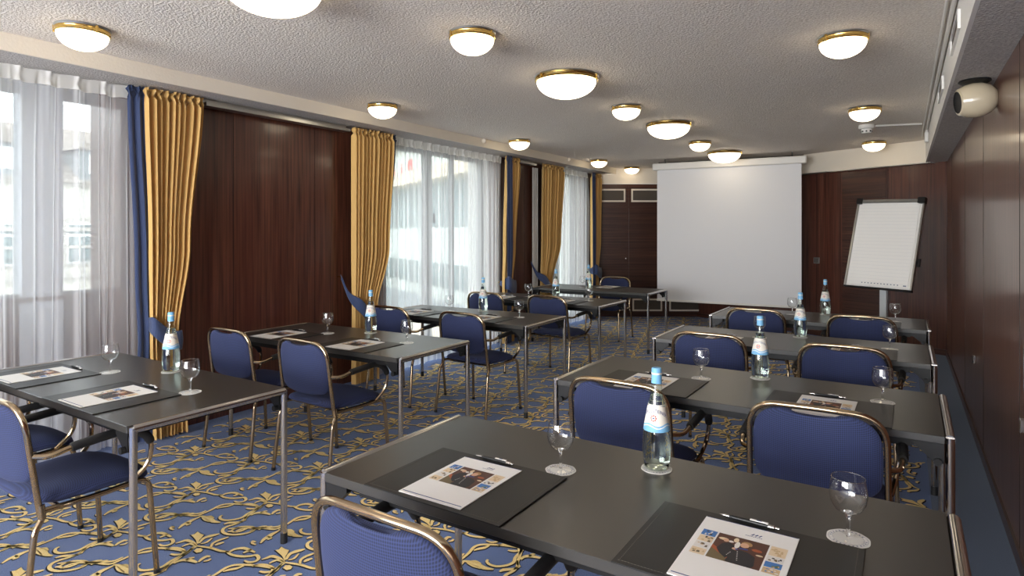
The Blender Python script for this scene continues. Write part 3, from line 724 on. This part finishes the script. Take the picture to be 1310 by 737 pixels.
for (x, y, a), lab, nm in zip(tabR, RL, Rn):
    a = math.radians(a); place_table(x, y, a, lab); tables.append(('R', x, y, a, nm))
for (x, y, a), lab, nm in zip(tabL, LL_, Ln):
    a = math.radians(a); ox, oy = x-TW*cos(a), y-TW*sin(a); place_table(ox, oy, a, lab); tables.append(('L', ox, oy, a, nm))

# ------------------------------------------------------------------ chair
def cushion(parent, name, mat, outline, cfn, rings=8, T=.02, pw=4, inner=None):
    """outline in 2D; cfn(x,y,h)->3D ; both sides"""
    n = len(outline); cx = sum(p[0] for p in outline)/n; cy = sum(p[1] for p in outline)/n
    b = MB()
    for side in (1, -1):
        vs = [cfn(cx, cy, side*T)]; fs = []
        for r in range(1, rings+1):
            t = 1-(1-r/rings)**1.8; h = T*(max(0, 1-t**pw))**.5
            q = smst((t-.90)/.10); ol = outline if inner is None else [(a[0]*q+c[0]*(1-q), a[1]*q+c[1]*(1-q)) for a, c in zip(outline, inner)]
            for (x, y) in ol: vs.append(cfn(cx+(x-cx)*t, cy+(y-cy)*t, side*h))
        for k in range(n):
            f = (0, 1+k, 1+(k+1) % n); fs.append(f if side > 0 else f[::-1])
            for r in range(rings-1):
                a = 1+r*n+k; c = 1+r*n+(k+1) % n; f = (a, a+n, c+n, c); fs.append(f if side > 0 else f[::-1])
        b.add(vs, fs)
    return b.build(name, mat, parent, smooth=70)
def make_chair():
    t = bpy.data.objects.new('conference_chair', None); C.objects.link(t)
    ylean = lambda z: -.19-.135*(z-.40)*.95 if z > .40 else -.19
    # back frame (inverted U)
    b = MB(); P = fillet([(.236, ylean(.41), .41), (.230, ylean(.838), .838), (-.230, ylean(.838), .838), (-.236, ylean(.41), .41)], .115, 12)
    P = [(x, y-.02*(1-(x/.24)**2)*smst((z-.66)/.12), z) for x, y, z in P]
    P = P[:len(P)//2] + P[len(P)//2:]
    Q = []
    for i, p in enumerate(P):
        Q.append(p)
        if i+1 < len(P) and abs(P[i+1][0]-p[0]) > .1:
            for k in range(1, 6): f = k/6; x = p[0]+(P[i+1][0]-p[0])*f; Q.append((x, ylean(.838)-.02*(1-(x/.24)**2), p[2]+.003*sin(PI*f)))
    b.tube(Q, .0115, 12); b.build('back_frame', 'bronze', t)
    for s in (-1, 1):
        b = MB(); b.tube(fillet([(s*.236, -.190, .435), (s*.242, -.186, .40), (s*.252, -.215, .36), (s*.262, -.255, .012)], .03), .0115, 12)
        b.tube([(s*.237, -.190, .45), (s*.243, -.188, .395)], .0135, 12); lg = b.build('leg', 'bronze', t)
        b = MB(); b.tube([(s*.262, -.256, 0), (s*.262, -.255, .018)], .013, 12); b.build('foot_glide', 'black', lg)
        b = MB(); b.tube(fillet([(s*.238, -.19, .425), (s*.236, .0, .418), (s*.240, .205, .425), (s*.255, .232, .012)], .05, 8), .0115, 12); lg = b.build('leg', 'bronze', t)
        b = MB(); b.tube([(s*.255, .232, 0), (s*.255, .232, .018)], .013, 12); b.build('foot_glide', 'black', lg)
        arm = fillet([(s*.234, ylean(.64)+.004, .64), (s*.272, -.175, .635), (s*.280, -.10, .655), (s*.280, .12, .672), (s*.276, .205, .60), (s*.262, .195, .49), (s*.243, .13, .43)], .055, 7)
        b = MB(); b.tube(arm, .010, 10); ar = b.build('armrest', 'bronze', t)
        pad = [p for p in arm if p[1] > -.115 and p[2] > .585]; b = MB(); b.tube(pad, [.0165]+[.0185]*(len(pad)-2)+[.016], 12); b.build('arm_pad', 'rubber', ar)
        b = MB(); b.tube([(s*.225, ylean(.64), .64), (s*.238, ylean(.64), .64)], .008, 8); b.build('arm_bolt', 'brass', ar)
    for yy in (.15, -.12): b = MB(); b.tube([(-.236, yy, .415), (.236, yy, .415)], .009, 8); b.build('stretcher', 'bronze', t)
    # backrest
    out = []
    ztop, zb, wt = .826, .525, .217
    pts = []
    def addarc(cx, cz, r, a0, a1, n=8):
        for k in range(n+1): a = a0+(a1-a0)*k/n; pts.append((cx+r*cos(a), cz+r*sin(a)))
    r1 = .105; addarc(wt-r1, ztop-r1, r1, 0, PI/2)
    for k in range(1, 4): pts.append((wt-r1-(wt-r1-.085)*k/4, ztop))
    for k in range(13): f = k/12; x = .085-.17*f; pts.append((x, ztop-.017*(sin(PI*f))**.6))
    for k in range(1, 4): pts.append((-.085-(wt-r1-.085)*k/4, ztop))
    addarc(-(wt-r1), ztop-r1, r1, PI/2, PI)
    for k in range(1, 8): pts.append((-wt-.004*sin(PI*k/8), ztop-r1-(ztop-r1-zb-.07)*k/8))
    addarc(-(wt-.07), zb+.07, .07, PI, 1.5*PI, 6)
    for k in range(1, 12): pts.append((-(wt-.07)+2*(wt-.07)*k/12, zb-.012*sin(PI*k/12)))
    addarc(wt-.07, zb+.07, .07, 1.5*PI, 2*PI, 6)
    for k in range(1, 8): pts.append((wt+.004*sin(PI*k/8), zb+.07+(ztop-r1-zb-.07)*k/8))
    cf = lambda x, z, h: (x, ylean(z)-.026*(1-(x/.22)**2)-h+.004, z)
    inner = [(x, ztop if (abs(x) <= .0851 and z > .77) else z) for x, z in pts]
    cushion(t, 'backrest', 'chair_blue', pts, cf, 14, .019, 8, inner)
    # seat
    so = []
    for k in range(72):
        a = 2*PI*k/72; ca, sa = cos(a), sin(a); e = .42
        x = .236*abs(ca)**e*(1 if ca > 0 else -1); y = .235*abs(sa)**e*(1 if sa > 0 else -1)
        so.append((x*(1-.03*(y < 0)), y+.012))
    def sf(x, y, h):
        z = .452+h*(1.15 if h > 0 else .7)-.012*smst((y-.10)/.14)*2-.006*(x/.2)**2+.012*smst((-.1-y)/.12)
        return (x, y, z)
    cushion(t, 'seat', 'chair_blue', so, sf, 9, .034, 6)
    return t
chair0 = None
def place_chair(x, y, rz, label):
    global chair0
    g = 'blue armchairs at the conference tables'
    if chair0 is None: chair0 = make_chair(); chair0.location = (x, y, 0); chair0.rotation_euler = (0, 0, rz); tag(chair0, label, 'chair', g)
    else: dup(chair0, (x, y, 0), rz, label, g)
D2 = math.radians
chairs = [
 (-1.03, 1.285, 0, 'blue armchair at front right table, its back rising from the bottom edge of picture'),
 (-1.055, 2.755, -1, 'left blue armchair at second table of right row, behind the near bottle'),
 (-.285, 2.775, 1, 'right blue armchair at second table of right row, with large upright back'),
 (-1.06, 4.24, 0, 'left blue armchair at third table of right row'),
 (-.29, 4.225, -1, 'right blue armchair at third table of right row'),
 (-1.06, 5.72, 0, 'left blue armchair at rear table of right row'),
 (-.28, 5.70, 0, 'right blue armchair at rear table of right row, before the flip chart'),
 (-3.75, 1.21, 0, 'blue armchair at front left table mostly cut off by the left edge'),
 (-3.01, 1.20, 0, 'blue armchair at front left table, whole seat and right legs visible'),
 (-3.83, 2.70, 0, 'left blue armchair at second table of left row, before the wood panel'),
 (-3.06, 2.69, -2, 'right blue armchair at second table of left row'),
 (-3.80, 4.19, 0, 'left blue armchair at third table of left row, beside second gold curtain'),
 (-3.00, 4.20, -3, 'right blue armchair at third table of left row, dark back towards camera'),
 (-3.82, 5.69, 0, 'left blue armchair at fourth table of left row, before the middle window'),
 (-3.05, 5.70, -3, 'right blue armchair at fourth table of left row'),
 (-3.53, 8.07, 180, 'blue armchair behind the rear left table, facing the camera'),
]
for x, y, a, lab in chairs: place_chair(x, y, D2(a), lab)

# ------------------------------------------------------------------ table things
def make_pad():
    t = bpy.data.objects.new('desk_pad', None); C.objects.link(t)
    b = MB(); b.bbox((0, 0, 0), (.483, .37, .0045), .001); b.build('leather_sheet', 'leather', t)
    b = MB()
    for yy in (.014,):
        for k in range(60): x = .012+k*.0077; b.box((x, yy, .0045), (x+.0045, yy+.0012, .0050))
    for k in range(46): y = .012+k*.0077; b.box((.014, y, .0045), (.0152, y+.0045, .0050)); b.box((.468, y, .0045), (.4692, y+.0045, .0050))
    b.build('stitching', 'stitch', t); return t
def make_booklet():
    t = bpy.data.objects.new('brochure', None); C.objects.link(t)
    W, H = .222, .318; b = MB(); b.bbox((0, 0, 0), (W, H, .0030), .0008); b.build('cover', 'paper', t)
    z = .0032; b = MB(); idx = {}
    mats = ['ph_brown', 'ph_dark', 'ph_skin', 'ph_bar', 'ph_olive', 'ph_white', 'ph_hair', 'ph_bow', 'ph_cream']; mi = {m: i for i, m in enumerate(mats)}
    x0, x1, y0, y1 = .052, .168, .115, .245
    R = lambda m, pts, k=0: b.poly([(x0+(x1-x0)*px, y0+(y1-y0)*py, z+.00012*k) for px, py in pts], mi[m])
    def blob(m, cx, cy, rx, ry, k, n=14, a0=0): R(m, [(cx+rx*cos(2*PI*i/n+a0)*(1+.08*sin(3*i)), cy+ry*sin(2*PI*i/n+a0)) for i in range(n)], k)
    R('ph_brown', [(0,0),(1,0),(1,1),(0,1)], 0)
    R('ph_olive', [(0,0),(.55,0),(0,.38)], 1); R('ph_bar', [(0,.38),(0,.50),(.66,.02),(.64,0),(.52,0)], 2)
    blob('ph_cream', .14, .80, .10, .05, 2); blob('ph_cream', .38, .86, .05, .09, 2); blob('ph_bar', .82, .66, .10, .05, 1); blob('ph_cream', .90, .50, .07, .03, 2)
    blob('ph_white', .30, .76, .05, .04, 2)
    R('ph_dark', [(.10,.40),(.16,.62),(.30,.70),(.42,.62),(.46,.30),(.34,.12),(.20,.24)], 3)
    R('ph_dark', [(.36,.02),(.40,.40),(.52,.52),(.70,.50),(.84,.40),(.88,.10),(.84,0),(.40,0)], 4)
    blob('ph_skin', .20, .76, .055, .06, 4); blob('ph_hair', .60, .80, .105, .09, 5); blob('ph_skin', .57, .73, .085, .095, 6)
    blob('ph_white', .44, .68, .05, .13, 5); blob('ph_skin', .42, .52, .05, .04, 6); blob('ph_bow', .46, .52, .035, .02, 7); R('ph_bow', [(.50,.60),(.66,.62),(.66,.58),(.50,.56)], 7)
    for k in range(6): blob('ph_white', .50+.012*k, .44-.06*k, .012, .014, 7, 8)
    for k in range(4): blob('ph_white', .38-.012*k, .36-.04*k, .010, .012, 7, 8)
    b.build('cover_photo', mats, t, smooth=None)
    b = MB(); m2 = ['ph_sky', 'ph_tan', 'ph_cream', 'ph_olive', 'ph_green', 'ph_white', 'ph_dark']
    def thumb(x, y, w, h, cols):
        b.poly([(x, y, z), (x+w, y, z), (x+w, y+h, z), (x, y+h, z)], m2.index(cols[0]))
        rr = random.Random(int(x*1e4+y*1e3))
        for k in range(7):
            cx = x+w*rr.uniform(.15, .85); cy = y+h*rr.uniform(.15, .8); rx = w*rr.uniform(.06, .14); ry = h*rr.uniform(.05, .16)
            b.poly([(cx-rx, cy-ry, z+.0002+.00004*k), (cx+rx, cy-ry, z+.0002+.00004*k), (cx+rx*.7, cy+ry, z+.0002+.00004*k), (cx-rx*.6, cy+ry, z+.0002+.00004*k)], m2.index(cols[1+k % (len(cols)-1)]))
    hh = .0308
    for k, c in enumerate((['ph_sky', 'ph_white', 'ph_dark'], ['ph_cream', 'ph_tan', 'ph_olive', 'ph_dark'], ['ph_white', 'ph_olive', 'ph_tan', 'ph_dark'], ['ph_cream', 'ph_olive', 'ph_tan'])):
        thumb(.014, .245-(k+1)*(hh+.0022)+.0022, .034, hh, c)
    b.build('thumbnail_column', m2, t, smooth=None); b = MB()
    for y, h, c in ((.198, .047, ['ph_cream', 'ph_tan', 'ph_bar_', 'ph_tan'][:2]+['ph_tan']), (.170, .026, ['ph_white', 'ph_olive', 'ph_dark']), (.1425, .0255, ['ph_sky', 'ph_green', 'ph_tan']), (.115, .0255, ['ph_tan', 'ph_white', 'ph_sky'])):
        thumb(.172, y, .036, h, c)
    b.build('thumbnail_column', m2, t, smooth=None)
    b = MB()
    for k in range(3):
        x = .119+k*.0085; b.poly([(x, .272, z), (x+.004, .272, z), (x+.009, .282-.002*(k == 1), z), (x+.005, .282, z)])
    for k in range(9): b.poly([(.108+k*.0044, .2655, z), (.1112+k*.0044, .2655, z), (.1112+k*.0044, .268, z), (.108+k*.0044, .268, z)])
    b.poly([(.006, .010, z), (W-.006, .010, z), (W-.006, .0135, z), (.006, .0135, z)]); b.poly([(.002, H-.0035, z), (W-.002, H-.0035, z), (W-.002, H-.0012, z), (.002, H-.0012, z)])
    b.build('logo_and_stripes', 'ink_blue', t, smooth=None)
    return t
def make_pen():
    t = bpy.data.objects.new('ballpoint_pen', None); C.objects.link(t); ry = Matrix.Translation((0, 0, .0058)) @ Matrix.Rotation(PI/2, 4, 'Y')
    b = MB(); b.lathe([(.0042, .026), (.0052, .035), (.0054, .105), (.0050, .122)], 16, 0, ry, True); b.build('barrel', 'black', t)
    b = MB(); b.lathe([(.0005, 0), (.0012, .003), (.0030, .012), (.0043, .026)], 14, 0, ry, True); b.build('tip', 'chrome', t)
    b = MB(); b.lathe([(.0052, .122), (.0054, .136), (.0030, .139), (.0030, .148), (.001, .149)], 14, 0, ry, True); b.build('cap', 'chrome', t)
    b = MB(); b.bbox((.078, -.004, .0115), (.122, .004, .0135), .0006); b.box((.116, -.002, .0095), (.121, .002, .0115)); cl = b.build('clip', 'plastic', t)
    b = MB(); b.box((.094, -.002, .0136), (.106, .002, .0139)); b.build('clip_print', 'ink_blue', cl)
    return t
def make_coaster():
    n = 48; t = bpy.data.objects.new('coaster', None); C.objects.link(t)
    pts = [((.048+.0007*sin(8*2*PI*k/n))*cos(2*PI*k/n), (.048+.0007*sin(8*2*PI*k/n))*sin(2*PI*k/n)) for k in range(n)]
    b = MB(); b.prism(pts, 0, .0016); b.build('paper_disc', 'coaster', t)
    b = MB()
    for r0, r1 in ((.0425, .0433), (.034, .0346)):
        for k in range(40): a, c = 2*PI*k/40, 2*PI*(k+1)/40; b.poly([(r0*cos(a), r0*sin(a), .0018), (r1*cos(a), r1*sin(a), .0018), (r1*cos(c), r1*sin(c), .0018), (r0*cos(c), r0*sin(c), .0018)])
    for k in range(26):
        if k % 13 in (0, 1): continue
        a = 2*PI*k/26; mt = Matrix.Rotation(a, 4, 'Z'); b.box((.0365, -.0016, .0016), (.0405, .0016, .0019), 0, mt)
    b.build('printed_ring', 'ink_grey', t, smooth=None); return t
def make_glass():
    t = bpy.data.objects.new('wine_glass', None); C.objects.link(t)
    bowl = [(.004, .062), (.018, .064), (.030, .072), (.0395, .088), (.0425, .104), (.0415, .122), (.0385, .140), (.0372, .148)]
    inner = [(r-.0011, z+(.003 if z < .07 else 0)) for r, z in reversed(bowl)]
    b = MB(); b.lathe(bowl+[(.0366, .1485)]+inner, 40); b.build('bowl', 'glass_thin', t)
    b = MB(); b.lathe([(.0372+.0009*cos(2*PI*k/8), .1483+.0009*sin(2*PI*k/8)) for k in range(9)], 40); b.build('rim', 'glass_solid', t)
    b = MB(); b.lathe([(.0005, .0045), (.0050, .0050), (.0056, .009), (.0050, .014), (.0044, .022), (.0044, .050), (.0060, .057), (.0105, .0625), (.0110, .0650), (.0005, .0660)], 28); b.build('stem', 'glass_solid', t)
    b = MB(); b.lathe([(.0335, 0), (.0345, .0008), (.0340, .0016), (.024, .0030), (.012, .0046), (.0052, .0060)], 36); b.build('foot', 'glass_thin', t)
    return t
BPROF = [(.0005, .003), (.030, .001), (.0385, .004), (.0410, .012), (.0418, .020), (.0440, .040), (.0452, .060), (.0450, .080), (.0435, .100), (.0412, .120), (.0385, .138), (.0350, .158), (.0312, .178), (.0275, .198), (.0240, .215), (.0205, .232), (.0175, .250), (.0155, .268), (.0148, .285), (.0150, .300)]
def brad(z):
    for (r0, z0), (r1, z1) in zip(BPROF, BPROF[1:]):
        if z0 <= z <= z1: return r0+(r1-r0)*(z-z0)/(z1-z0)
    return .03
def make_bottle():
    t = bpy.data.objects.new('water_bottle', None); C.objects.link(t)
    b = MB(); b.lathe(BPROF, 48); b.build('glass_body', 'glass_green', t)
    wp = [(r-.0022, max(z, .008)) for r, z in BPROF if z < .235 and r > .01]; wp = [(.0005, .008)]+wp+[(.0005, wp[-1][1]+.0002)]
    b = MB(); b.lathe(wp, 48); b.build('water', 'water', t)
    b = MB(); b.lathe([(.0005, .318), (.0135, .318), (.0155, .314), (.0160, .296), (.0160, .282), (.0166, .270)], 28); cp = b.build('cap', 'label_blue', t)
    b = MB(); b.lathe([(.0164, .298), (.0164, .3035)], 28); b.build('cap_band', 'label_cream', cp)
    # label (front faces -y), wraps 300 degrees
    zA, zB = .124, .202
    def lf(s, u):
        a = -PI/2+(s-.5)*2*PI*.80; z = zA+(zB-zA)*u; z += .006*cos(2*(a+PI/2))*(u > .5)*(u-.5); r = brad(z)+.0007
        return (r*cos(a), r*sin(a), z)
    def lm(s, u):
        w = .25+.05*sin(s*2*PI*3); return 1 if u < w-.07 else (2 if u < w-.03 else (1 if u < w+.035 else 0))
    b = MB(); b.grid(lf, 160, 60, mfn=lm); lab = b.build('paper_label', ['label_cream', 'label_blue', 'paper'], t)
    b = MB(); b.lathe([(brad(.206)+.0007, .206), (brad(.203)+.0007, .203)], 40); b.build('label_edge', 'label_cream', lab)
    def onb(x, z, e=.0012): r = brad(z)+e; a = -PI/2+x/r; return (r*cos(a), r*sin(a), z)
    b = MB()
    for k in range(8):
        a = k*PI/4; cx, cz = .0078*cos(a), .166+.0078*sin(a)
        b.poly([onb(cx+.0022*cos(a+j*PI/2+PI/4)*(1.3), cz+.0022*sin(a+j*PI/2+PI/4)*(1.3)) for j in range(4)])
    b.build('emblem', 'label_red', lab, smooth=None)
    b = MB(); b.poly([onb(.0028*cos(j*PI/4), .166+.0028*sin(j*PI/4)) for j in range(8)]); b.build('emblem_centre', 'ink_blue', lab, smooth=None)
    cu = bpy.data.curves.new('lettering', 'FONT'); cu.body = 'GEROLSTEINER'; cu.size = .0125; cu.align_x = 'CENTER'; cu.space_character = 1.05; cu.resolution_u = 3
    to = bpy.data.objects.new('lettering_source', cu); C.objects.link(to); bpy.context.view_layer.update()
    me = bpy.data.meshes.new_from_object(to.evaluated_get(bpy.context.evaluated_depsgraph_get()))
    vs = [v.co.copy() for v in me.vertices]; fs = [tuple(p.vertices) for p in me.polygons]
    bpy.data.objects.remove(to); bpy.data.meshes.remove(me)
    # subdivision is unnecessary: letters are small relative to the curvature
    b = MB(); b.add([onb(v.x, .1835+v.y*1.15-(v.x**2)*9, .0014) for v in vs], fs); b.build('lettering', 'ink_blue', lab, smooth=None)
    b = MB(); [b.poly([onb(-.008+k*.0028, .1525), onb(-.006+k*.0028, .1525), onb(-.006+k*.0028, .1545), onb(-.008+k*.0028, .1545)]) for k in range(6)]; b.build('small_print', 'label_blue', lab, smooth=None)
    return t
protos = {}
def put(kind, maker, cat, loc, rz, label, group, used={}):
    if kind not in protos:
        o = maker(); protos[kind] = o; o.location = loc; o.rotation_euler = (0, 0, rz); return tag(o, label, cat, group)
    return dup(protos[kind], loc, rz, label, group)
ZT = TH_+.0005
for side, ox, oy, a, nm in tables:
    fr = nm; rear = nm == Ln[4]
    W = lambda x, y: (ox+x*cos(a)-y*sin(a), oy+x*sin(a)+y*cos(a))
    rr = random.Random(int(ox*100+oy*1000))
    off = 0 if side == 'R' else .0
    for k, (px, word) in enumerate(((.175, 'left'), (.965, 'right'))):
        if side == 'L': px = (.09, .86)[k]
        j = rr.uniform(-.006, .006)
        if rear:
            if k: continue
            p = W(.62+.483, TD+.005); rz = a+PI; q = W(.98, TD-.006); pn = W(.98, .33)
            put('pad', make_pad, 'desk pad', (*p, ZT), rz, 'black leather desk pad on %s' % fr, 'leather desk pads')
            put('book', make_booklet, 'brochure', (*W(.98, TD-.012), ZT+.0048), rz, 'white brochure on %s, before the chair that faces the camera' % fr, 'printed brochures on the desk pads')
            continue
        p = W(px+j, -.004); put('pad', make_pad, 'desk pad', (*p, ZT), a, 'black leather desk pad, %s one on %s' % (word, fr), 'leather desk pads')
        p = W(px+.124+j, .012); put('book', make_booklet, 'brochure', (*p, ZT+.0048), a+D2(rr.uniform(-1, 1)), 'white photo cover brochure on %s desk pad of %s' % (word, fr), 'printed brochures on the desk pads')
        p = W(px+.15+j, .352+rr.uniform(0, .008)); zz = ZT+.0047
        put('pen', make_pen, 'pen', (*p, zz), a+D2(rr.uniform(-3, 1)), 'black and silver pen on %s desk pad of %s' % (word, fr), 'ballpoint pens on the desk pads')
    gl = ((.612, .415, 'left'), (1.405, .41, 'right')) if side == 'R' else ((.555, .415, 'left'), (1.325, .415, 'right'))
    bt = (.858, .59) if side == 'R' else (.815, .60)
    for gx, gy, word in gl:
        if rear and word == 'right': continue
        if rear: gx, gy = .58, .36
        gx += rr.uniform(-.006, .006); p = W(gx, gy); gz = ZT
        put('coaster', make_coaster, 'coaster', (*p, gz), rr.uniform(0, 6), 'round white paper coaster under the %s glass on %s' % (word, fr), 'paper coasters')
        put('glass', make_glass, 'glass', (*p, gz+.0020), rr.uniform(0, 6), 'empty stemmed glass, %s one on %s' % (word, fr) if not rear else 'empty stemmed glass on %s' % fr, 'stemmed glasses')
    if rear: bt = (.74, .20)
    p = W(*bt)
    put('coaster', make_coaster, 'coaster', (*p, ZT), rr.uniform(0, 6), 'round white paper coaster under the water bottle on %s' % fr, 'paper coasters')
    face = math.atan2(-p[0], p[1])*1.0   # label roughly towards the aisle
    put('bottle', make_bottle, 'bottle', (*p, ZT+.0020), -face*0+math.atan2(p[0], -p[1])*0+(math.atan2(-p[1], -p[0])+PI/2)-.28, 'clear glass water bottle with blue cap on %s' % fr, 'mineral water bottles')

# ------------------------------------------------------------------ outside
FX = -32
t = thing('townhouse', 'pale townhouse across the street seen through near sheer curtain', 'building')
b = MB(); b.box((FX-8, -25, -12), (FX, 34, 3.75)); b.build('wall', 'plaster_out', t)
b = MB()
b.add([(FX+.4, -25, 3.75), (FX+.4, 34, 3.75), (FX-5, 34, 6.9), (FX-5, -25, 6.9), (FX-8, -25, 3.75), (FX-8, 34, 3.75)], [(0,1,2,3), (3,2,5,4), (0,3,4), (1,5,2)]); b.build('roof', 'roof_out', t)
for z, h in ((3.62, .25), (1.55, .18), (.78, .12), (-.55, .2), (-1.3, .12)):
    b = MB(); b.box((FX, -25, z), (FX+.22, 34, z+h)); b.build('cornice', 'trim_out', t)
y = -21.7
while y < 32:
    for zb, zt, arch in ((-3.9, -1.75, False), (.08, 2.0, True)):
        b = MB(); w = .52
        n = 10; top = [(w*cos(PI*k/n), zt-.18+.18*sin(PI*k/n)) for k in range(n+1)] if arch else [(w, zt), (-w, zt)]
        pts = [(-w, zb), (w, zb)]+top
        def wall_poly(pp, x0, mi, sc=1.0):
            cz = (zb+zt)/2; b.poly([(x0, y+px*sc, cz+(pz-cz)*(1+(sc-1)*.6)) for px, pz in pp], mi)
        b.add([(FX+.14, y+px*1.3, pz+(0.12 if pz > zb+.2 else -.08)) for px, pz in pts], [tuple(range(len(pts)))], 0)
        b.add([(FX+.17, y+px, pz) for px, pz in pts], [tuple(range(len(pts)))], 1)
        wi = b.build('window', ['trim_out', 'frame_out'], t, smooth=None)
        b = MB(); 
        for (ya, yb, za, zc) in ((-.44, -.04, zb+.08, zb+(zt-zb)*.64), (.04, .44, zb+.08, zb+(zt-zb)*.64), (-.44, .44, zb+(zt-zb)*.70, zt-.16)): b.box((FX+.172, y+ya, za), (FX+.18, y+yb, zc))
        b.build('pane', 'glass_out', wi)
    if abs((y/2.75) % 1) >= 0:
        b = MB(); b.tube([(FX+.45, y-.6, .38), (FX+.45, y+.6, .38)], .025, 6); [b.tube([(FX+.45, y-.6+k*.1, .05), (FX+.45, y-.6+k*.1, .38)], .012, 5) for k in range(13)]; b.build('window_rail', 'grey_out', t)
    y += 2.9
for y in (-4.1, -.5, 3.1, 6.7, 10.3, 13.9, 17.5):
    b = MB(); b.box((FX-2.6, y-.75, 3.9), (FX+.1, y+.75, 5.3), 0); b.add([(FX+.25, y-.95, 5.3), (FX+.25, y+.95, 5.3), (FX+.25, y, 5.95), (FX-3, y-.95, 5.3), (FX-3, y+.95, 5.3), (FX-3, y, 5.95)], [(0,1,2), (5,4,3), (0,2,5,3), (1,4,5,2)], 1)
    b.box((FX+.1, y-.4, 4.2), (FX+.13, y+.4, 5.1), 2); b.build('dormer', ['grey_out', 'roof_out', 'frame_out'], t)
# near wing of the own building, faces the middle window
d2 = Vector((-.876, .48, 0)); P0 = Vector((-13.6, 15.0, 0)); mW = Matrix.Translation(P0) @ Matrix.Rotation(math.atan2(d2.y, d2.x)+PI, 4, 'Z')
t = thing('office_wing', 'pale building wing with red letters seen through the middle sheer curtain', 'building')
b = MB(); b.box((-16, 0, -8), (9.4, 5, 6), 0, mW); b.build('wall', 'panel_out', t)
b = MB(); b.box((-16, -.5, 2.95), (9.4, 0, 3.3), 0, mW); b.box((-16, -.3, 4.25), (9.4, 0, 4.6), 0, mW); b.build('ledge', 'terrace', t)
for z0, z1 in ((1.65, 2.9), (-.05, .62), (-2.6, -.6)):
    for k in range(24):
        x = -15.5+k*1.02; b = MB(); b.box((x, -.03, z0), (x+.82, 0, z1), 0, mW); b.box((x+.39, -.05, z0), (x+.43, -.03, z1), 1, mW); b.build('window', ['glass_out', 'frame_out'], t)
b = MB(); b.box((-16, -1.4, -.55), (9.4, -1.3, -.05), 0, mW); b.build('railing', 'grey_out', t)
b = MB(); b.box((-16, -1.6, -2.2), (9.4, -1.2, -.6), 0, mW); b.build('parapet', 'terrace', t)
def letters(txt, x, z, size):
    cu = bpy.data.curves.new('sign_letters', 'FONT'); cu.body = txt; cu.size = size; cu.extrude = .02; cu.resolution_u = 3
    to = bpy.data.objects.new('tmp_letters', cu); C.objects.link(to); bpy.context.view_layer.update()
    me = bpy.data.meshes.new_from_object(to.evaluated_get(bpy.context.evaluated_depsgraph_get())); bpy.data.objects.remove(to)
    me.transform(mW @ Matrix.Translation((x, -.32, z)) @ Matrix.Rotation(PI/2, 4, 'X')); me.materials.clear(); me.materials.append(M['sign_red'])
    o = bpy.data.objects.new('sign_letters', me); C.objects.link(o); o.parent = t
letters('Lug', -1.0, 3.30, .5); letters('i', .35, 3.34, .5); letters('M', 1.0, 3.38, .5)
b = MB(); b.box((-60, -40, -12.2), (-5.2, 60, -12)); tag(b.build('street', 'asphalt'), kind='structure')

# ------------------------------------------------------------------ light
w = bpy.data.worlds.new('overcast sky'); bpy.context.scene.world = w; w.use_nodes = True
bg = w.node_tree.nodes['Background']; bg.inputs[0].default_value = (.96, .98, 1.0, 1); bg.inputs[1].default_value = 8.5
def portal(loc, rot, sx, sy):
    l = bpy.data.lights.new('window_portal', 'AREA'); l.shape = 'RECTANGLE'; l.size = sx; l.size_y = sy; l.cycles.is_portal = True
    o = bpy.data.objects.new('window_portal', l); C.objects.link(o); o.location = loc; o.rotation_euler = rot
for y0, y1 in bays: portal((-5.12, (y0+y1)/2, 1.3), (0, -PI/2, 0), 2.5, y1-y0)
portal((-2.05, YF-.14, 1.48), (PI/2, 0, 0), 4.3, 1.9)  # portal at the daylight opening added in the rear wall
cam = bpy.data.cameras.new('camera'); co = bpy.data.objects.new('camera', cam); C.objects.link(co)
cam.sensor_width = 36; cam.lens = 36*786.8/1310; cam.shift_y = -(368.5-297.6)/1310; cam.clip_start = .05; cam.clip_end = 200
co.location = (0, 0, HCAM); co.rotation_euler = (PI/2, 0, TH)
sc = bpy.context.scene; sc.camera = co
sc.view_settings.view_transform = 'Standard'; sc.view_settings.look = 'None'; sc.view_settings.gamma = 1; sc.view_settings.use_curve_mapping = False
sc.view_settings.exposure = 1.48
